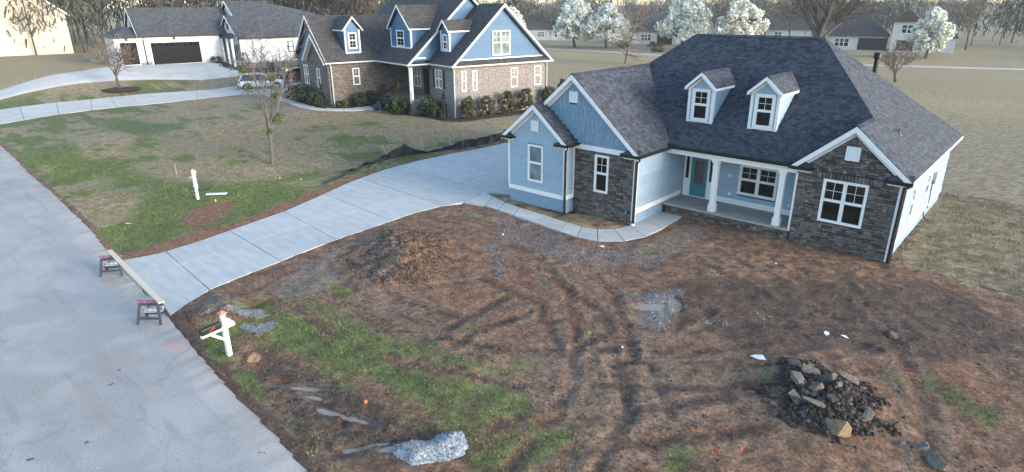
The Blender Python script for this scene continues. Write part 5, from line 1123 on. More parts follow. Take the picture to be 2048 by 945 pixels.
# ------------------------------------------------------------------ houses across the fairway
FW = M('far_white_wall', (.55, .56, .56), .8, .05, 1); FRO = shingle_tex_mat('far_roof', (.075, .066, .062))
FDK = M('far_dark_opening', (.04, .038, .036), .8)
def far_house(name, x, y, rz, label, blocks, wins, gables=()):
    root = empty(name, (x, y, h1(x, y)-.1), rz, label, 'house')
    for (a, b, c, d, h, rh, kind) in blocks:
        mb = MB(); mb.box(a, b, c, d, -.5, h); mb.build('wall', FW, root)
        o = .5; mb = MB(); e = [(a-o,c-o,h),(b+o,c-o,h),(b+o,d+o,h),(a-o,d+o,h)]; m = (c+d)/2
        if kind == 'hip': r0, r1 = a+(d-c)*.45, b-(d-c)*.45
        else: r0, r1 = a-o, b+o
        if kind == 'gable_y':
            mx = (a+b)/2; top = [(mx,c-o,h+rh),(mx,d+o,h+rh)]; mb.faces(e+top, [(0,4,5,3),(1,2,5,4),(0,1,4),(2,3,5)])
        else: mb.faces(e+[(r0,m,h+rh),(r1,m,h+rh)], [(0,1,5,4),(2,3,4,5),(3,0,4),(1,2,5)])
        mb.build('roof', FRO, root)
    for (u0, u1, z0, z1, yy, k) in wins:
        fr = Fr((0,yy,0), (1,0,0), (0,-1,0))
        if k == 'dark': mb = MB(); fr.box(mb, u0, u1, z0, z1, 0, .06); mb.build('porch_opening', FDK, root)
        else: window(root, fr, u0, u1, z0, z1, units=k, gmat=GLASSC, cas=.12, n=.03)
    for (u0, u1, z0, z1, yy, k) in gables:
        fr = Fr((0,yy,0), (1,0,0), (0,-1,0)); m = (u0+u1)/2; mb = MB(); fr.prism(mb, [(u0,z0),(u1,z0),(m,z1)], -3, 0); mb.build('front_gable', FDK if k == 'truss' else FW, root)
        for a, b in (((u0,z0),(m,z1)), ((u1,z0),(m,z1))): rake(root, fr, a[0], a[1]+.1, b[0], b[1]+.1, .3, 0, .15)
        mb = MB(); mb.prism([fr.p(u0-.3,z0-.05,.2), fr.p(m,z1+.25,.2), fr.p(m,z1+.1,.2), fr.p(u0-.3,z0-.2,.2)], -fr.N*5); mb.prism([fr.p(u1+.3,z0-.05,.2), fr.p(m,z1+.25,.2), fr.p(m,z1+.1,.2), fr.p(u1+.3,z0-.2,.2)], -fr.N*5); mb.build('gable_roof', FRO, root)
        if k == 'truss':
            mb = MB(); fr.box(mb, m-.12, m+.12, z0, z1, .02, .12); fr.box(mb, u0, u1, z0-.1, z0+.12, .02, .13); mb.build('truss', WHITE, root)
            for sg in (-1, 1):
                mb = MB(); fr.prism(mb, [(m-.1,z0+.1),(m+.1,z0+.1),(m+sg*(u1-u0)*.26+.1,z0+(z1-z0)*.5),(m+sg*(u1-u0)*.26-.1,z0+(z1-z0)*.5)], .03, .11); mb.build('brace', WHITE, root)
    return root
far_house('far_house', -76.5, 121, rad(29), 'white house with a trussed porch gable between the blossom trees', [(-7,8,0,9,3.3,4.6,'hip')], [(-4.6,-1.9,.9,2.7,0,3),(-.4,3.4,.1,3.1,0,'dark')], [(-.8,3.9,3.3,6.2,-.1,'truss')])
far_house('far_house', -112, 121, rad(33), 'white house with dark roof left of the first blossom tree', [(-9,7,0,9,3.2,4.2,'hip')], [(-4,-2,1,2.6,0,3),(1,2,1,2.6,0,1)], [(0,4,3.2,5.4,-.1,'plain')])
far_house('far_house', -52, 158, rad(18), 'house with a broad dark hip roof behind the big bare tree', [(-12,12,0,14,3.2,6.2,'hip')], [(-8,-6,1,2.6,0,2),(2,4,1,2.6,0,2)])
far_house('far_house', -29.2, 134, rad(10), 'white house with a two storey gable at the right edge', [(-10.5,2,0,10,3.2,5.0,'hip'),(3,8,-1,10,6.4,2.6,'gable_y'),(8.1,15,0,9,3.1,4.6,'hip')], [(-8.3,-5.2,.9,2.8,0,3),(-3.4,2.4,.3,2.9,0,'dark'),(4.6,6.8,4.0,5.9,-1,2),(4.2,7.4,.4,2.6,-1,'dark')], [(3,8,6.4,9.0,-1.1,'plain')])
far_house('far_house', 22, 128, rad(-8), 'white house standing to the right beyond the lawn', [(-9,9,0,10,3.2,4.6,'hip')], [(-6,-3,.9,2.7,0,3),(1,4,.9,2.7,0,2)])
tag(strip('cart_path', dens([(-150,86),(-96,88),(-72,88),(-50,85),(-30,90),(0,100),(60,112)], 6), dens([(-150,88.4),(-96,90.4),(-72,90.4),(-50,87.4),(-30,92.4),(0,102.4),(60,114.4)], 6), OLDCONC, .05), kind='structure')

# ------------------------------------------------------------------ trees
bare_tree('young_tree', -32.6, -9.2, 9.6, .16, 'young bare tree with pale twigs on the lawn beyond the drive', 11, dict(kids=[6,6,5,4], ang=[.34,.48,.6,.7], len=[1.9,.48,.5,.5], rmin=.013, wig=.08, rr=[.5,.5,.5,.6]), mt=BARK, mb_=TWIGP, trunk=.29, lean=(-.05,0))
yt = [o for o in bpy.data.objects if o.name.startswith('young_tree')][0]; yv = np.array([v.co for c_ in yt.children if c_.name.startswith('crown') for v in c_.data.vertices])
for i, (dx, dy, dz, r) in enumerate(((.45,.7,2.6,.5),(-1.0,-1.6,1.6,.28),(-.7,-.9,4.4,.3),(.3,.9,3.9,.3),(-.2,1.0,5.0,.25),(-1.2,-.4,5.6,.35))):
    o = crown(None, M('mistletoe', (.10,.115,.03), .8, .3, 4, rnd='attr', rr=(.5,1.5)), [(0,0,0,r),(r*.5,r*.3,r*.3,r*.6),(-r*.5,.1,-r*.3,r*.6)], 260, .05, 50+i, 'mistletoe')
    k_ = yv[np.argmin(((yv-np.array((dx, dy, dz+.6)))**2).sum(1))]; o.location = (-32.6+k_[0], -9.2+k_[1], h1(-32.6,-9.2)+k_[2]); tag(o, ('large yellow green clump at the fork of the young lawn tree', 'low yellow green clump on the left of the young lawn tree', 'small leaf clump midway up the left twigs of the young tree', 'leaf clump midway up the right twigs of the young tree', 'smallest leaf clump high on the right of the young tree', 'highest leaf clump on the left of the young tree')[i], 'leaf clump', 'leaf clumps in the young tree', 'stuff')
bare_tree('sapling', -38.0, -11.5, 4.2, .035, 'thin bare sapling in a grass ring on the left lawn', 12, dict(kids=[7,4,3,0], lev=3, len=[.4,.5,.5,.5], rmin=.008), mb_=TWIG, trunk=.75)
bare_tree('lawn_tree', -73.2, -5.6, 9.5, .17, 'bare tree in a mulch ring before the white garage', 13, dict(kids=[7,6,5,3], ang=[.5,.55,.6,.7], len=[1.2,.55,.55,.5], rmin=.018), mt=BARKD, mb_=TWIG, trunk=.25)
mb = MB(); mb.lathe((-73.2,-5.6,gz(-73.2,-5.6)), [(2.0,-.1),(1.9,.06),(1.2,.12),(.2,.16)], 24); tag(mb.build('mulch_ring', MUL, smooth=True), kind='structure')
for i, (x, y, h, wd, lb) in enumerate(((-86.6,98.3,11.0,12.5,'leftmost white blossoming pear tree by the cart path'), (-78.3,99.6,9.6,11.0,'white blossoming pear tree right of the leftmost one'), (-62.5,107.0,11.6,14.0,'broad white blossoming pear tree rising behind the blue house roof'), (-56.8,124,10.5,14.5,'white blossoming pear tree right of the broad one'), (-16.3,118,9.0,8.0,'white blossoming pear tree at the far right edge'), (-112,104,9,9,'white blossoming pear tree hidden behind the brick house'))): blossom_tree(x, y, h, wd, lb, 400+i)
bare_tree('cypress_tree', -52.2, 66.4, 10, .22, 'narrow bare tree with level boughs on the fairway', 21, {'from': [.1,.2,.2,.2], 'kids': [30,6,3,0], 'lev': 3, 'XX': 0} | dict( ang=[1.35,.6,.6,.7], len=[.34,.4,.5,.5], up=[0,.0,.0,0,0], rmin=.02, taper=[.2,.3,.3,.3,.3]), trunk=1.0); HAB['from'] = [.55,.25,.2,.2]
bare_tree('yard_tree', -11.4, 69, 8.5, .2, 'low spreading bare tree behind the flue pipe', 22, dict(kids=[9,6,5,4], ang=[.75,.6,.6,.7], len=[1.9,.5,.5,.5], rmin=.018, up=[0,.05,0,0,0]), mt=BARKD, trunk=.2)
bare_tree('great_tree', -32.3, 104.6, 26, 1.15, 'huge many stemmed bare tree rising behind the blue house ridge', 23, dict(kids=[12,9,7,5], ang=[.6,.7,.7,.7], len=[2.8,.6,.55,.5], rr=[.55,.5,.5,.6], rmin=.03, wig=.12, up=[0,.06,.03,0,0]), mt=BARKD, mb_=BARKD, trunk=.2)
RT = M('red_buds', (.22,.095,.065), .9, .2, 1)
for i, (x, y, h, mt_, lb) in enumerate(((-60,160,11,RT,'reddish budding tree behind the fourth pear tree'), (-38,150,9,M('orange_buds',(.27,.12,.06),.9,.2,1),'orange budding tree left of the great bare tree'), (-92,138,12,TWIG,'bare tree behind the trussed house'), (-72,150,13,TWIG,'tall bare tree right of the trussed house'), (-50,140,14,TWIGP,'slender bare tree standing over the fourth pear'), (-46,148,13,TWIGP,'slim pale tree beside the orange budding one'), (-14,150,15,TWIG,'bare tree behind the two storey gable'), (-2,140,13,TWIG,'bare tree right of the two storey gable'))):
    bare_tree('background_tree', x, y, h, .2, lb, 500+i, dict(kids=[7,6,5,4], rmin=.035, ang=[.5,.55,.6,.7], len=[1.4,.55,.55,.5]), mt=BARKD, mb_=mt_, trunk=.3, group='bare trees beyond the fairway')
for i, (x, y, h, wd, lb) in enumerate(((-128,122,15,7,'dark conifer left of the blossom trees'), (-140,118,13,6,'smaller dark conifer at the left of the conifer by the pears'))):
    shrub(x, y, h, wd, lb, 600+i, EVERG, 'cone', 'conifer_tree', group='dark conifers', n=2600)['category'] = 'tree'
for i, (x, y, h, wd, lb) in enumerate(((-76,104,1.0,3.5,'low bush right of the second pear trunk'), (-72,112,1.0,4,'low hedge bush before the trussed house'), (-62.5,96,1.1,3,'brown low bush on the fairway edge'), (-82,112,.9,3,'low bush between the two pear trunks'))): shrub(x, y, h, wd, lb, 640+i, SHRUBY, group='low bushes on the fairway', n=500)
def woods(name, spots, seed, qs, nq):
    rg = np.random.default_rng(seed); VV = []; FF = []; RR = []; nb = 0
    for (x, y, h) in spots:
        z = h1(x, y)-.3; C_ = np.array([(rg.normal()*h*.13, rg.normal()*h*.13, h*(.30+.66*rg.random()), h*.13) for _ in range(9)])
        n = nq; k = rg.integers(0, 9, n); p = C_[k, :3]+rg.normal(size=(n, 3))*C_[k, 3:]*.8
        a = np.stack([rg.normal(size=n)*.5, rg.normal(size=n)*.5, .5+rg.random(n)], -1); a /= np.linalg.norm(a, axis=1, keepdims=True)
        s = (qs*h/14*(.6+.9*rg.random(n)))[:, None]; b = np.cross(a, rg.normal(size=(n, 3))); b /= np.linalg.norm(b, axis=1, keepdims=True)
        V = np.stack([p-a*s*.9-b*s*.14, p-a*s*.9+b*s*.14, p+a*s*.9+b*s*.2, p+a*s*.9-b*s*.2], 1).reshape(-1, 3)+np.array([x, y, z])
        r_ = .008*h
        T = np.array([(x-r_,y,z),(x+r_,y,z),(x+r_*.4,y,z+h*.9),(x-r_*.4,y,z+h*.9),(x,y-r_,z),(x,y+r_,z),(x,y+r_*.4,z+h*.9),(x,y-r_*.4,z+h*.9)])
        VV += [V, T]; m = len(V)+8; FF.append(np.arange(nb, nb+m).reshape(-1, 4)); RR.append(np.full(m//4, .2+.8*rg.random())*(.7+.3*rg.random(m//4))); nb += m
    return tag(npmesh(name, np.concatenate(VV), np.concatenate(FF), WOODS, attrs=dict(rnd=('FACE', np.concatenate(RR)))), kind='stuff')
sp_ = []
for i in range(640):        # the wooded rise along the horizon
    t = random.random(); yw = rad(random.uniform(-62, 14)); d = random.uniform(215, 520); sp_.append((6.95+math.sin(yw)*d, -28.8+math.cos(yw)*d, random.uniform(8.5, 12.5)*(1+(d-215)/1000)))
for i in range(90):
    yw = rad(random.uniform(-58, 12)); d = random.uniform(185, 220); sp_.append((6.95+math.sin(yw)*d, -28.8+math.cos(yw)*d, random.uniform(9, 14)))
tag(woods('far_woods', sp_, 5, .62, 150), 'bare grey brown woods along the horizon', 'woods')
sp_ = []
for i in range(170):        # the nearer wood behind the two neighbours
    yw = rad(random.uniform(-86, -52)); d = random.uniform(125, 215); sp_.append((6.95+math.sin(yw)*d, -28.8+math.cos(yw)*d, random.uniform(13, 20)))
tag(woods('near_woods', sp_, 6, .42, 320), 'leafless wood behind the brick house and the white farmhouse', 'woods')

# ------------------------------------------------------------------ things on the lot
def mailbox():
    x, y = -11.53, -22.02; root = empty('mailbox', (x, y, h1(x, y)-.05), rad(8), 'dark green mailbox on a white post beside the road', 'mailbox')
    mb = MB(); mb.prism([(-.07,-.07,0),(.07,-.07,0),(.07,.07,0),(-.07,.07,0)], (.0,.0,1.55)); mb.build('post', WHITE, root, bevel=.008)
    mb = MB(); mb.faces([(-.11,-.11,1.55),(.11,-.11,1.55),(.11,.11,1.55),(-.11,.11,1.55),(-.11,-.11,1.59),(.11,-.11,1.59),(.11,.11,1.59),(-.11,.11,1.59),(0,0,1.66)], [(0,1,2,3),(0,1,5,4),(1,2,6,5),(2,3,7,6),(3,0,4,7),(4,5,8),(5,6,8),(6,7,8),(7,4,8)]); mb.build('post_cap', M('copper_cap', (.50,.22,.13), .45, .15, 6), root)
    # arm towards the road (-y)
    mb = MB(); mb.box(-.055,.055,-.78,.34,1.02,1.12); mb.build('arm', WHITE, root, bevel=.006)
    mb = MB(); mb.prism([(-.04,-.07,.72),(-.04,-.07,.62),(-.04,-.48,.97),(-.04,-.48,1.02),(-.04,-.40,1.02)], (.08,0,0)); mb.build('brace', WHITE, root)
    mb = MB(); mb.prism([(-.05,.07,1.121),(-.05,.30,1.121),(-.05,.30,1.19),(-.05,.22,1.22),(-.05,.20,1.30),(-.05,.12,1.33),(-.05,.07,1.40)], (.1,0,0)); mb.build('scroll_bracket', WHITE, root)
    pr = [(-.10,1.125),(.10,1.125),(.10,1.26)]+[(.10*math.cos(a), 1.26+.10*math.sin(a)) for a in np.linspace(.25, math.pi-.25, 7)]+[(-.10,1.26)]
    mb = MB(); mb.prism([(a,-.76,z) for a, z in pr], (0,.62,0)); bx = mb.build('letter_box', M('box_green', (.010,.019,.017), .4, .15, 5), root)
    mb = MB(); mb.prism([(.101,-.56,1.17),(.101,-.53,1.17),(.101,-.40,1.245),(.101,-.38,1.20),(.101,-.36,1.27),(.101,-.42,1.275)], (.012,0,0)); mb.build('flag', REDF, bx)
    mb = MB(); mb.prism([(a*1.03,-.78,z) for a, z in pr], (0,.02,0)); mb.build('box_door', bx.data.materials[0], bx)
mailbox()
def sawhorse(x, y, rz, label):
    root = empty('sawhorse', (x, y, gz(x, y)+.0), rz, label, 'sawhorse', 'sawhorses closing the drive')
    mb = MB(); mb.box(-.46,.46,-.06,.06,.74,.82); mb.build('top_beam', PINK, root, bevel=.008)
    for sy in (-1, 1):
        for sx in (-1, 1):
            mb = MB(); mb.prism([(sx*.33-.06,sy*.05,.74),(sx*.33+.06,sy*.05,.74),(sx*.42+.05,sy*.28,0),(sx*.42-.05,sy*.28,0)], (0,sy*.035,0)); mb.build('leg', PLASTIC, root, bevel=.008)
        mb = MB(); mb.box(-.40,.40,sy*.115-.02,sy*.115+.02,.46,.56); mb.build('upper_rail', PAINTED, root, bevel=.006)
        mb = MB(); mb.box(-.42,.42,sy*.215-.02,sy*.215+.02,.17,.27); mb.build('lower_rail', PLASTIC, root, bevel=.006)
        mb = MB(); mb.box(-.36,.36,sy*.06-.012,sy*.06+.012,.64,.745); mb.build('side_skirt', PLASTIC, root)
    mb = MB(); mb.box(-.38,.38,-.12,.12,.40,.43); mb.build('shelf', PAINTED, root)
sawhorse(-15.95, -22.75, rad(40), 'black plastic sawhorse at the near end of the board')
sawhorse(-21.8, -22.25, rad(50), 'black plastic sawhorse at the far end of the board')
mb = MB(); a = Vector((-15.35,-22.55,gz(-15.8,-22.8)+.842)); b = Vector((-22.4,-22.1,gz(-21.8,-22.2)+.842)); d = (b-a).normalized(); s_ = d.cross(Vector((0,0,1)))*.10
mb.prism([a+s_, a-s_, a-s_+Vector((0,0,.04)), a+s_+Vector((0,0,.04))], b-a); tag(mb.build('lumber_board', WOOD, bevel=.004), 'long pale lumber board laid across the two sawhorses', 'board')
# wrapped post on the left lawn and the slab beside it
x, y = -28.8, -15.8; wp = empty('wrapped_post', (x, y, h1(x, y)-.03), rad(10), 'white post wrapped in plastic film standing on the left lawn', 'post')
mb = MB(); mb.box(-.06,.06,-.06,.06,0,1.75); mb.build('post', WHITE, wp, bevel=.006)
FILM = M('plastic_film', (.40,.48,.52), .25, .35, 14, .6, 20, col2=(.6,.64,.66))
mb = MB()
for k in range(14):
    z = .62+k*.078; r = .10+.03*random.random(); mb.lathe((random.uniform(-.03,.05),random.uniform(-.03,.03),z), [(r*.8,0),(r,.03),(r*.9,.085)], 7)
mb.build('film_wrap', FILM, wp)
mb = MB(); mb.box(-.5,.07,-.05,.05,1.2,1.29); mb.build('arm', FILM, wp)
for (dx, dy, rz, lb, m, L) in ((.05,1.05,.85,'pale plank lying on the grass behind the wrapped post',FILM,1.15),(-1.55,.95,.7,'brown board lying behind the top of the wrapped post',BARKD,1.3)):
    mb = MB(); mb.box(-L/2,L/2,-.11,.11,0,.07); o = mb.build('plank', m, bevel=.006); o.location = (x+dx, y+dy, h1(x+dx, y+dy)+.03); o.rotation_euler = (0,0,rz); tag(o, lb, 'plank')
# silt fence
SFP = [(-26.4,-9.2,.06),(-26.8,-8.2,.16),(-27.2,-7.4,.10),(-27.5,-6.6,.26),(-27.9,-5.7,.14),(-28.1,-4.9,.30),(-28.3,-4.2,.16),(-28.35,-3.4,.38),(-28.3,-2.4,.55),(-28.25,-1.35,1.0),(-28.1,-.5,.42),(-27.95,.35,.16),(-27.7,1.2,.22),(-27.4,2.1,.34),(-27.1,3.3,.70),(-27.0,4.8,.62),(-26.95,6.4,.68),(-26.9,8.2,.72),(-26.8,10.5,.7)]
sf = empty('silt_fence', (-27.5,0,h1(-27.5,0)), 0, 'sagging black silt fence along the far side of the new drive', 'fence')
mb = MB(); rw = []
for (x, y, h), (x2, y2, h2) in zip(SFP[:-1], SFP[1:]):
    for k in range(4):
        t = k/4; px, py = x+(x2-x)*t, y+(y2-y)*t; hh = h+(h2-h)*t; g0 = h1(px, py)
        wv = .12*math.sin((px+py)*5)+.08*random.uniform(-1,1); slump = .35*(1-min(1, hh/.6))
        rw.append([(px+.10*wv+27.5, py, g0-.05-h1(-27.5,0)), (px+wv*.9+27.5-slump*.4, py, g0+hh*.45-h1(-27.5,0)), (px+wv+27.5+slump*.5, py+.05*random.uniform(-1,1), g0+hh*.95-h1(-27.5,0)), (px+wv+27.5+slump, py, g0+hh*.8-h1(-27.5,0))])
for i in range(len(rw)-1):
    for k in range(3): mb.poly([rw[i][k], rw[i+1][k], rw[i+1][k+1], rw[i][k+1]])
fo = mb.build('fabric', SILT, sf); so_ = fo.modifiers.new('thick', 'SOLIDIFY'); so_.thickness = .012
STK = M('stake_wood', (.42,.33,.24), .8, .15, 5)
for (x, y, h, tx, ty) in ((-28.32,-1.35,1.02,.1,0),(-27.05,3.3,.75,.05,0),(-26.95,6.4,.72,0,0),(-27.3,-5.2,.45,.5,.4)):
    mb = MB(); z0 = h1(x,y)-h1(-27.5,0); mb.tube([(x+27.5+.03,y,z0-.05),(x+27.5+.03+tx,y+ty,z0+h)], .022, 4); mb.build('stake', STK, sf)
for i, (x, y, h, tx, lb) in enumerate(((-29.3,-2.1,.75,-.5,'short leaning stake left of the silt fence peak'),(-28.4,.5,1.05,.03,'upright pale stake behind the silt fence sag'),(-28.2,3.1,.8,.05,'pale stake behind the right part of the silt fence'),(-34.3,-14.8,.75,.03,'small white stake standing on the left lawn'))):
    mb = MB(); mb.prism([(-.025,-.012,-.05),(.025,-.012,-.05),(.025,.012,-.05),(-.025,.012,-.05)], (tx,0,h)); o = mb.build('survey_stake', STK); o.location = (x,y,h1(x,y)); tag(o, lb, 'stake')
def rock(x, y, s, mat, label, seed, name='rock', zo=0., group=None, sq=(1,1,1), rz=None, tilt=.3):
    rg = np.random.default_rng(seed); bm = bmesh.new()
    P = np.concatenate([rg.uniform(-1, 1, (14, 3)), (rg.integers(0, 2, (10, 3))*2-1)*rg.uniform(.62, .95, (10, 3))])*np.array(sq)
    for q in P: bm.verts.new(q)
    r_ = bmesh.ops.convex_hull(bm, input=bm.verts[:]); bmesh.ops.delete(bm, geom=[e for e in r_['geom_interior'] if isinstance(e, bmesh.types.BMVert)], context='VERTS')
    bmesh.ops.bevel(bm, geom=bm.edges[:], offset=.035, segments=1, affect='EDGES', clamp_overlap=True)
    me = bpy.data.meshes.new(name); bm.to_mesh(me); bm.free(); me.materials.append(mat); o = link(bpy.data.objects.new(name, me))
    s *= .72; o.scale = (s,s,s); o.rotation_euler = (rg.normal()*tilt, rg.normal()*tilt, rg.random()*6.28 if rz is None else rz); o.location = (x, y, h1(x,y)+s*sq[2]*.12+zo*.6); return tag(o, label, 'rock', group)
RK = [(2.55,-11.25,.30,(1,.8,.7),'pale rounded boulder at the top left of the rock pile',0),(2.95,-11.0,.16,(1,.8,.7),'small tan stone beside the pale rounded boulder',0),(3.1,-11.55,.34,(1.2,.8,.4),'flat grey slab at the top of the rock pile',.1),(3.55,-11.75,.36,(1.2,.7,.45),'grey block in the upper middle of the rock pile',.1),(3.0,-12.3,.36,(1.3,.8,.4),'tilted dark slab on the left of the rock pile',.1),(3.5,-12.45,.30,(1,.7,.5),'grey block in the centre of the rock pile',.15),(3.25,-13.15,.36,(1.4,.6,.35),'long dark slab low in the rock pile',.05),(3.65,-13.15,.33,(1.3,.7,.35),'stacked slab next to the long dark one',.1),(4.45,-13.65,.42,(1.1,.8,.62),'large tan boulder at the front of the rock pile',0),(4.85,-12.6,.30,(1.2,.6,.45),'pale flat rock right of the tan boulder',0),(5.2,-12.55,.15,(1,.8,.6),'small rock at the right foot of the pile',0),(2.75,-13.4,.18,(1.2,.8,.5),'lone grey block left of the rock pile',0),(4.05,-11.2,.30,(1.3,.6,.4),'white faced slab on the right of the pile',.05),(3.75,-10.9,.22,(1.2,.6,.5),'light brown stone behind the pile',0),(4.25,-12.2,.18,(1,.8,.6),'small block in the right of the pile',.05),(4.0,-12.75,.20,(1,.8,.6),'small dark rock near the tan boulder',.05),(4.25,-6.75,.33,(1.2,.7,.6),'lone pale boulder near the right house corner',0),(5.75,-12.9,.15,(1,.7,.6),'white stone at the lower right edge',0),(6.1,-12.75,.22,(1.4,.6,.5),'long pale stone at the lower right edge',0),(6.5,-13.1,.34,(1.3,.8,.6),'big pale stone in the lower right corner',0),(3.3,-11.0,.13,(1,.8,.6),'pebble sized rock behind the top slab',0),(3.9,-11.9,.15,(1,.8,.6),'small stone between slabs on the pile',.1)]
for i, (x, y, s, sq, lb, zo) in enumerate(RK): rock(x, y, s, ROCKY if i in (8,1,13) else ROCK, lb, 700+i, sq=sq, zo=zo, group='rocks on the lot')
mb = MB(); mb.lathe((0,0,0), [(.30,-.04),(.26,.03),(.17,.09),(.07,.13),(.01,.14)], 14); mb.v = [(x*(1+.25*math.sin(5*x+9*y)), y*(.8+.2*math.sin(11*x)), z+.03*math.sin(31*x+17*y)) for x, y, z in mb.v]
o = mb.build('clay_heap', M('clay_lump', (.22,.14,.085), .95, .35, 14, 1, 30), smooth=False); o.location = (-10.85,-21.6,h1(-10.85,-21.6)); tag(o, 'small tan heap of clay beside the mailbox post', 'dirt heap')
rock(-21.35,-22.95,.16,M('clay_lump2', (.24,.17,.10), .9, .2, 6, .6, 20),'tan clay lump on the road under the far sawhorse',761,'clay_lump',sq=(1.2,.8,.5),tilt=0)
rock(-12.0,-8.4,.10,PAPER,'white pebble near the drive edge of the mud',762,'stone')
for i, (x, y, m, lb) in enumerate(((2.38,-16.49,REDF,'left red marker flag lying at the bottom edge'), (2.9,-16.06,REDF,'right red marker flag lying at the bottom edge'), (-27.0,-15.6,YELF,'yellow utility flag left of the bare patch'), (-28.4,-11.0,YELF,'yellow utility flag farther up the left lawn'), (-27.3,-10.2,YELF,'yellow utility flag closest to the silt fence'), (-25.3,-16.1,YELF,'yellow utility flag in the bare patch'))):
    root = empty('marker_flag', (x, y, h1(x,y)), random.random()*3, lb, 'flag', 'marker flags'); mb = MB(); mb.tube([(0,0,0),(.02,0,.34)], .004, 4); mb.build('wire', GALV, root)
    mb = MB(); mb.prism([(.02,0,.34),(.13,.02,.33),(.14,.0,.24),(.02,.0,.25)], (0,.006,0)); mb.build('cloth', m, root)
mb = MB(); mb.lathe((0,0,0), [(.015,.0),(.05,.01),(.06,.05),(.05,.09),(.015,.105)], 12); o = mb.build('orange_ball', ORANGE, smooth=True); o.location = (-5.94,-20.7,h1(-5.94,-20.7)-.01); tag(o, 'small orange ball by the green patch and ruts', 'ball')
for i, (x, y, s, lb) in enumerate(((1.5,-11.3,.24,'white scrap of torn paper lying left of the rock pile'), (2.6,-8.2,.16,'thin white strip of litter up the slope'), (3.1,-8.0,.15,'second white strip of litter beside the first'), (-27.8,-19.8,.2,'white litter on the grass near the road'), (-.9,-3.2,.10,'white scrap by the stone wall base'), (-7.6,-6.5,.14,'white chip at the outer edge of the front walk'), (-2.0,-13.6,.08,'white speck of litter in the middle mud'))):
    mb = MB(); mb.faces([(-s,-.3*s,.0),(s*.2,-.5*s,.05*s),(s,.1*s,.0),(.3*s,.6*s,.25*s),(-.5*s,.3*s,.12*s)], [(0,1,4),(1,3,4),(1,2,3)]); o = mb.build('litter', PAPER); so_ = o.modifiers.new('thick','SOLIDIFY'); so_.thickness = .006
    o.location = (x,y,h1(x,y)+.02); o.rotation_euler = (0,0,i*1.3); tag(o, lb, 'litter')
# puddles
WAT = bpy.data.materials.new('muddy_water'); WAT.use_nodes = True; b_ = WAT.node_tree.nodes['Principled BSDF']; b_.inputs['Base Color'].default_value = (.24,.20,.155,1); b_.inputs['Roughness'].default_value = .04; b_.inputs['Specular IOR Level'].default_value = .6
for i, ((px, py), a, b, th) in enumerate(PUDDLES):
    c, s_ = math.cos(th), math.sin(th); P = []
    rg = np.random.default_rng(i+80)
    for k in range(28):
        an = k/28*6.283; r = 1.5; u, v = a*1.15*r*math.cos(an), b*1.5*r*math.sin(an); P.append((px+u*c-v*s_, py+u*s_+v*c))
    zz = PLEV[i]; mb = MB(); mb.prism([(x, y, zz) for x, y in P], (0,0,-.01)); tag(mb.build('puddle', WAT), kind='structure')
# gravel, clods
def scatter(name, mat, pts, sizes, seed, label=None, flat=.7, cat=None):
    """many small lumps as one mesh"""
    rg = np.random.default_rng(seed); base = np.array([(1,0,0),(-1,0,0),(0,1,0),(0,-1,0),(0,0,1),(0,0,-.6)], float); fs = np.array([(0,2,4),(2,1,4),(1,3,4),(3,0,4),(2,0,5),(1,2,5),(3,1,5),(0,3,5)])
    n = len(pts); an = rg.random(n)*6.28; R = np.zeros((n,3,3)); R[:,0,0] = np.cos(an); R[:,0,1] = -np.sin(an); R[:,1,0] = np.sin(an); R[:,1,1] = np.cos(an); R[:,2,2] = 1
    L_ = base[None]*(.55+.9*rg.random((n,6,1)))*np.array([1,.8,flat]); V = np.einsum('nij,nkj->nki', R, L_)*np.asarray(sizes)[:,None,None]+np.asarray(pts)[:,None]
    F_ = (fs[None]+6*np.arange(n)[:,None,None]).reshape(-1,3)
    o = npmesh(name, V.reshape(-1,3), F_, mat, attrs=dict(rnd=('FACE', np.repeat(rg.random(n), 8))))
    return tag(o, label, cat, kind='stuff')
def blob_pts(P, n, seed, wob=.35):
    rg = np.random.default_rng(seed); Pn = np.array(P); lo, hi = Pn.min(0)-.4, Pn.max(0)+.4; q = rg.random((n*6,2))*(hi-lo)+lo
    d = sdpoly(q[:,0], q[:,1], P)+fbm(q[:,0], q[:,1], 2.2, 3)*wob*3; q = q[rg.random(len(q)) < ss(-.15,.25,d)][:n]; return np.column_stack([q, hz(q[:,0], q[:,1])+.005]), rg
GP = [('pale gravel patch by the drive mouth behind the mailbox', [(-14.3,-20.6),(-13.6,-19.8),(-13.0,-20.2),(-13.5,-20.8)], 3600), ('pale gravel patch just right of the mailbox', [(-12.9,-20.9),(-12.2,-20.2),(-11.9,-20.5),(-12.4,-21.0)], 2600), ('big pale gravel heap at the bottom edge', [(-3.7,-20.5),(-3.0,-19.7),(-2.4,-20.1),(-2.3,-20.8),(-3.0,-21.6),(-3.9,-21.5),(-4.4,-21.2)], 11000), ('glistening wet gravel in the middle of the mud', [(-3.3,-9.9),(-2.6,-8.6),(-2.0,-10.2),(-1.5,-11.5),(-2.2,-11.4),(-2.9,-10.7)], 2600), ('small white gravel spill right of the wet gravel', [(-.75,-9.95),(-.2,-9.4),(.05,-9.6),(-.4,-10.1)], 420), ('small pale gravel spill farther right', [(.3,-8.3),(.7,-7.9),(.85,-8.1),(.5,-8.5)], 260), ('grey gravel streak near the dirt pile', [(-12.2,-9.4),(-11.3,-9.6),(-9.0,-11.3),(-8.7,-11.9),(-9.3,-11.8),(-11.0,-10.4)], 900)]
FINES = M('pale_fines', (.17, .21, .25), .9, .3, 14, .35, 90, col2=(.30, .345, .385))
bed('gravel_bed', GP[2][1], FINES, .26, .025, .05)
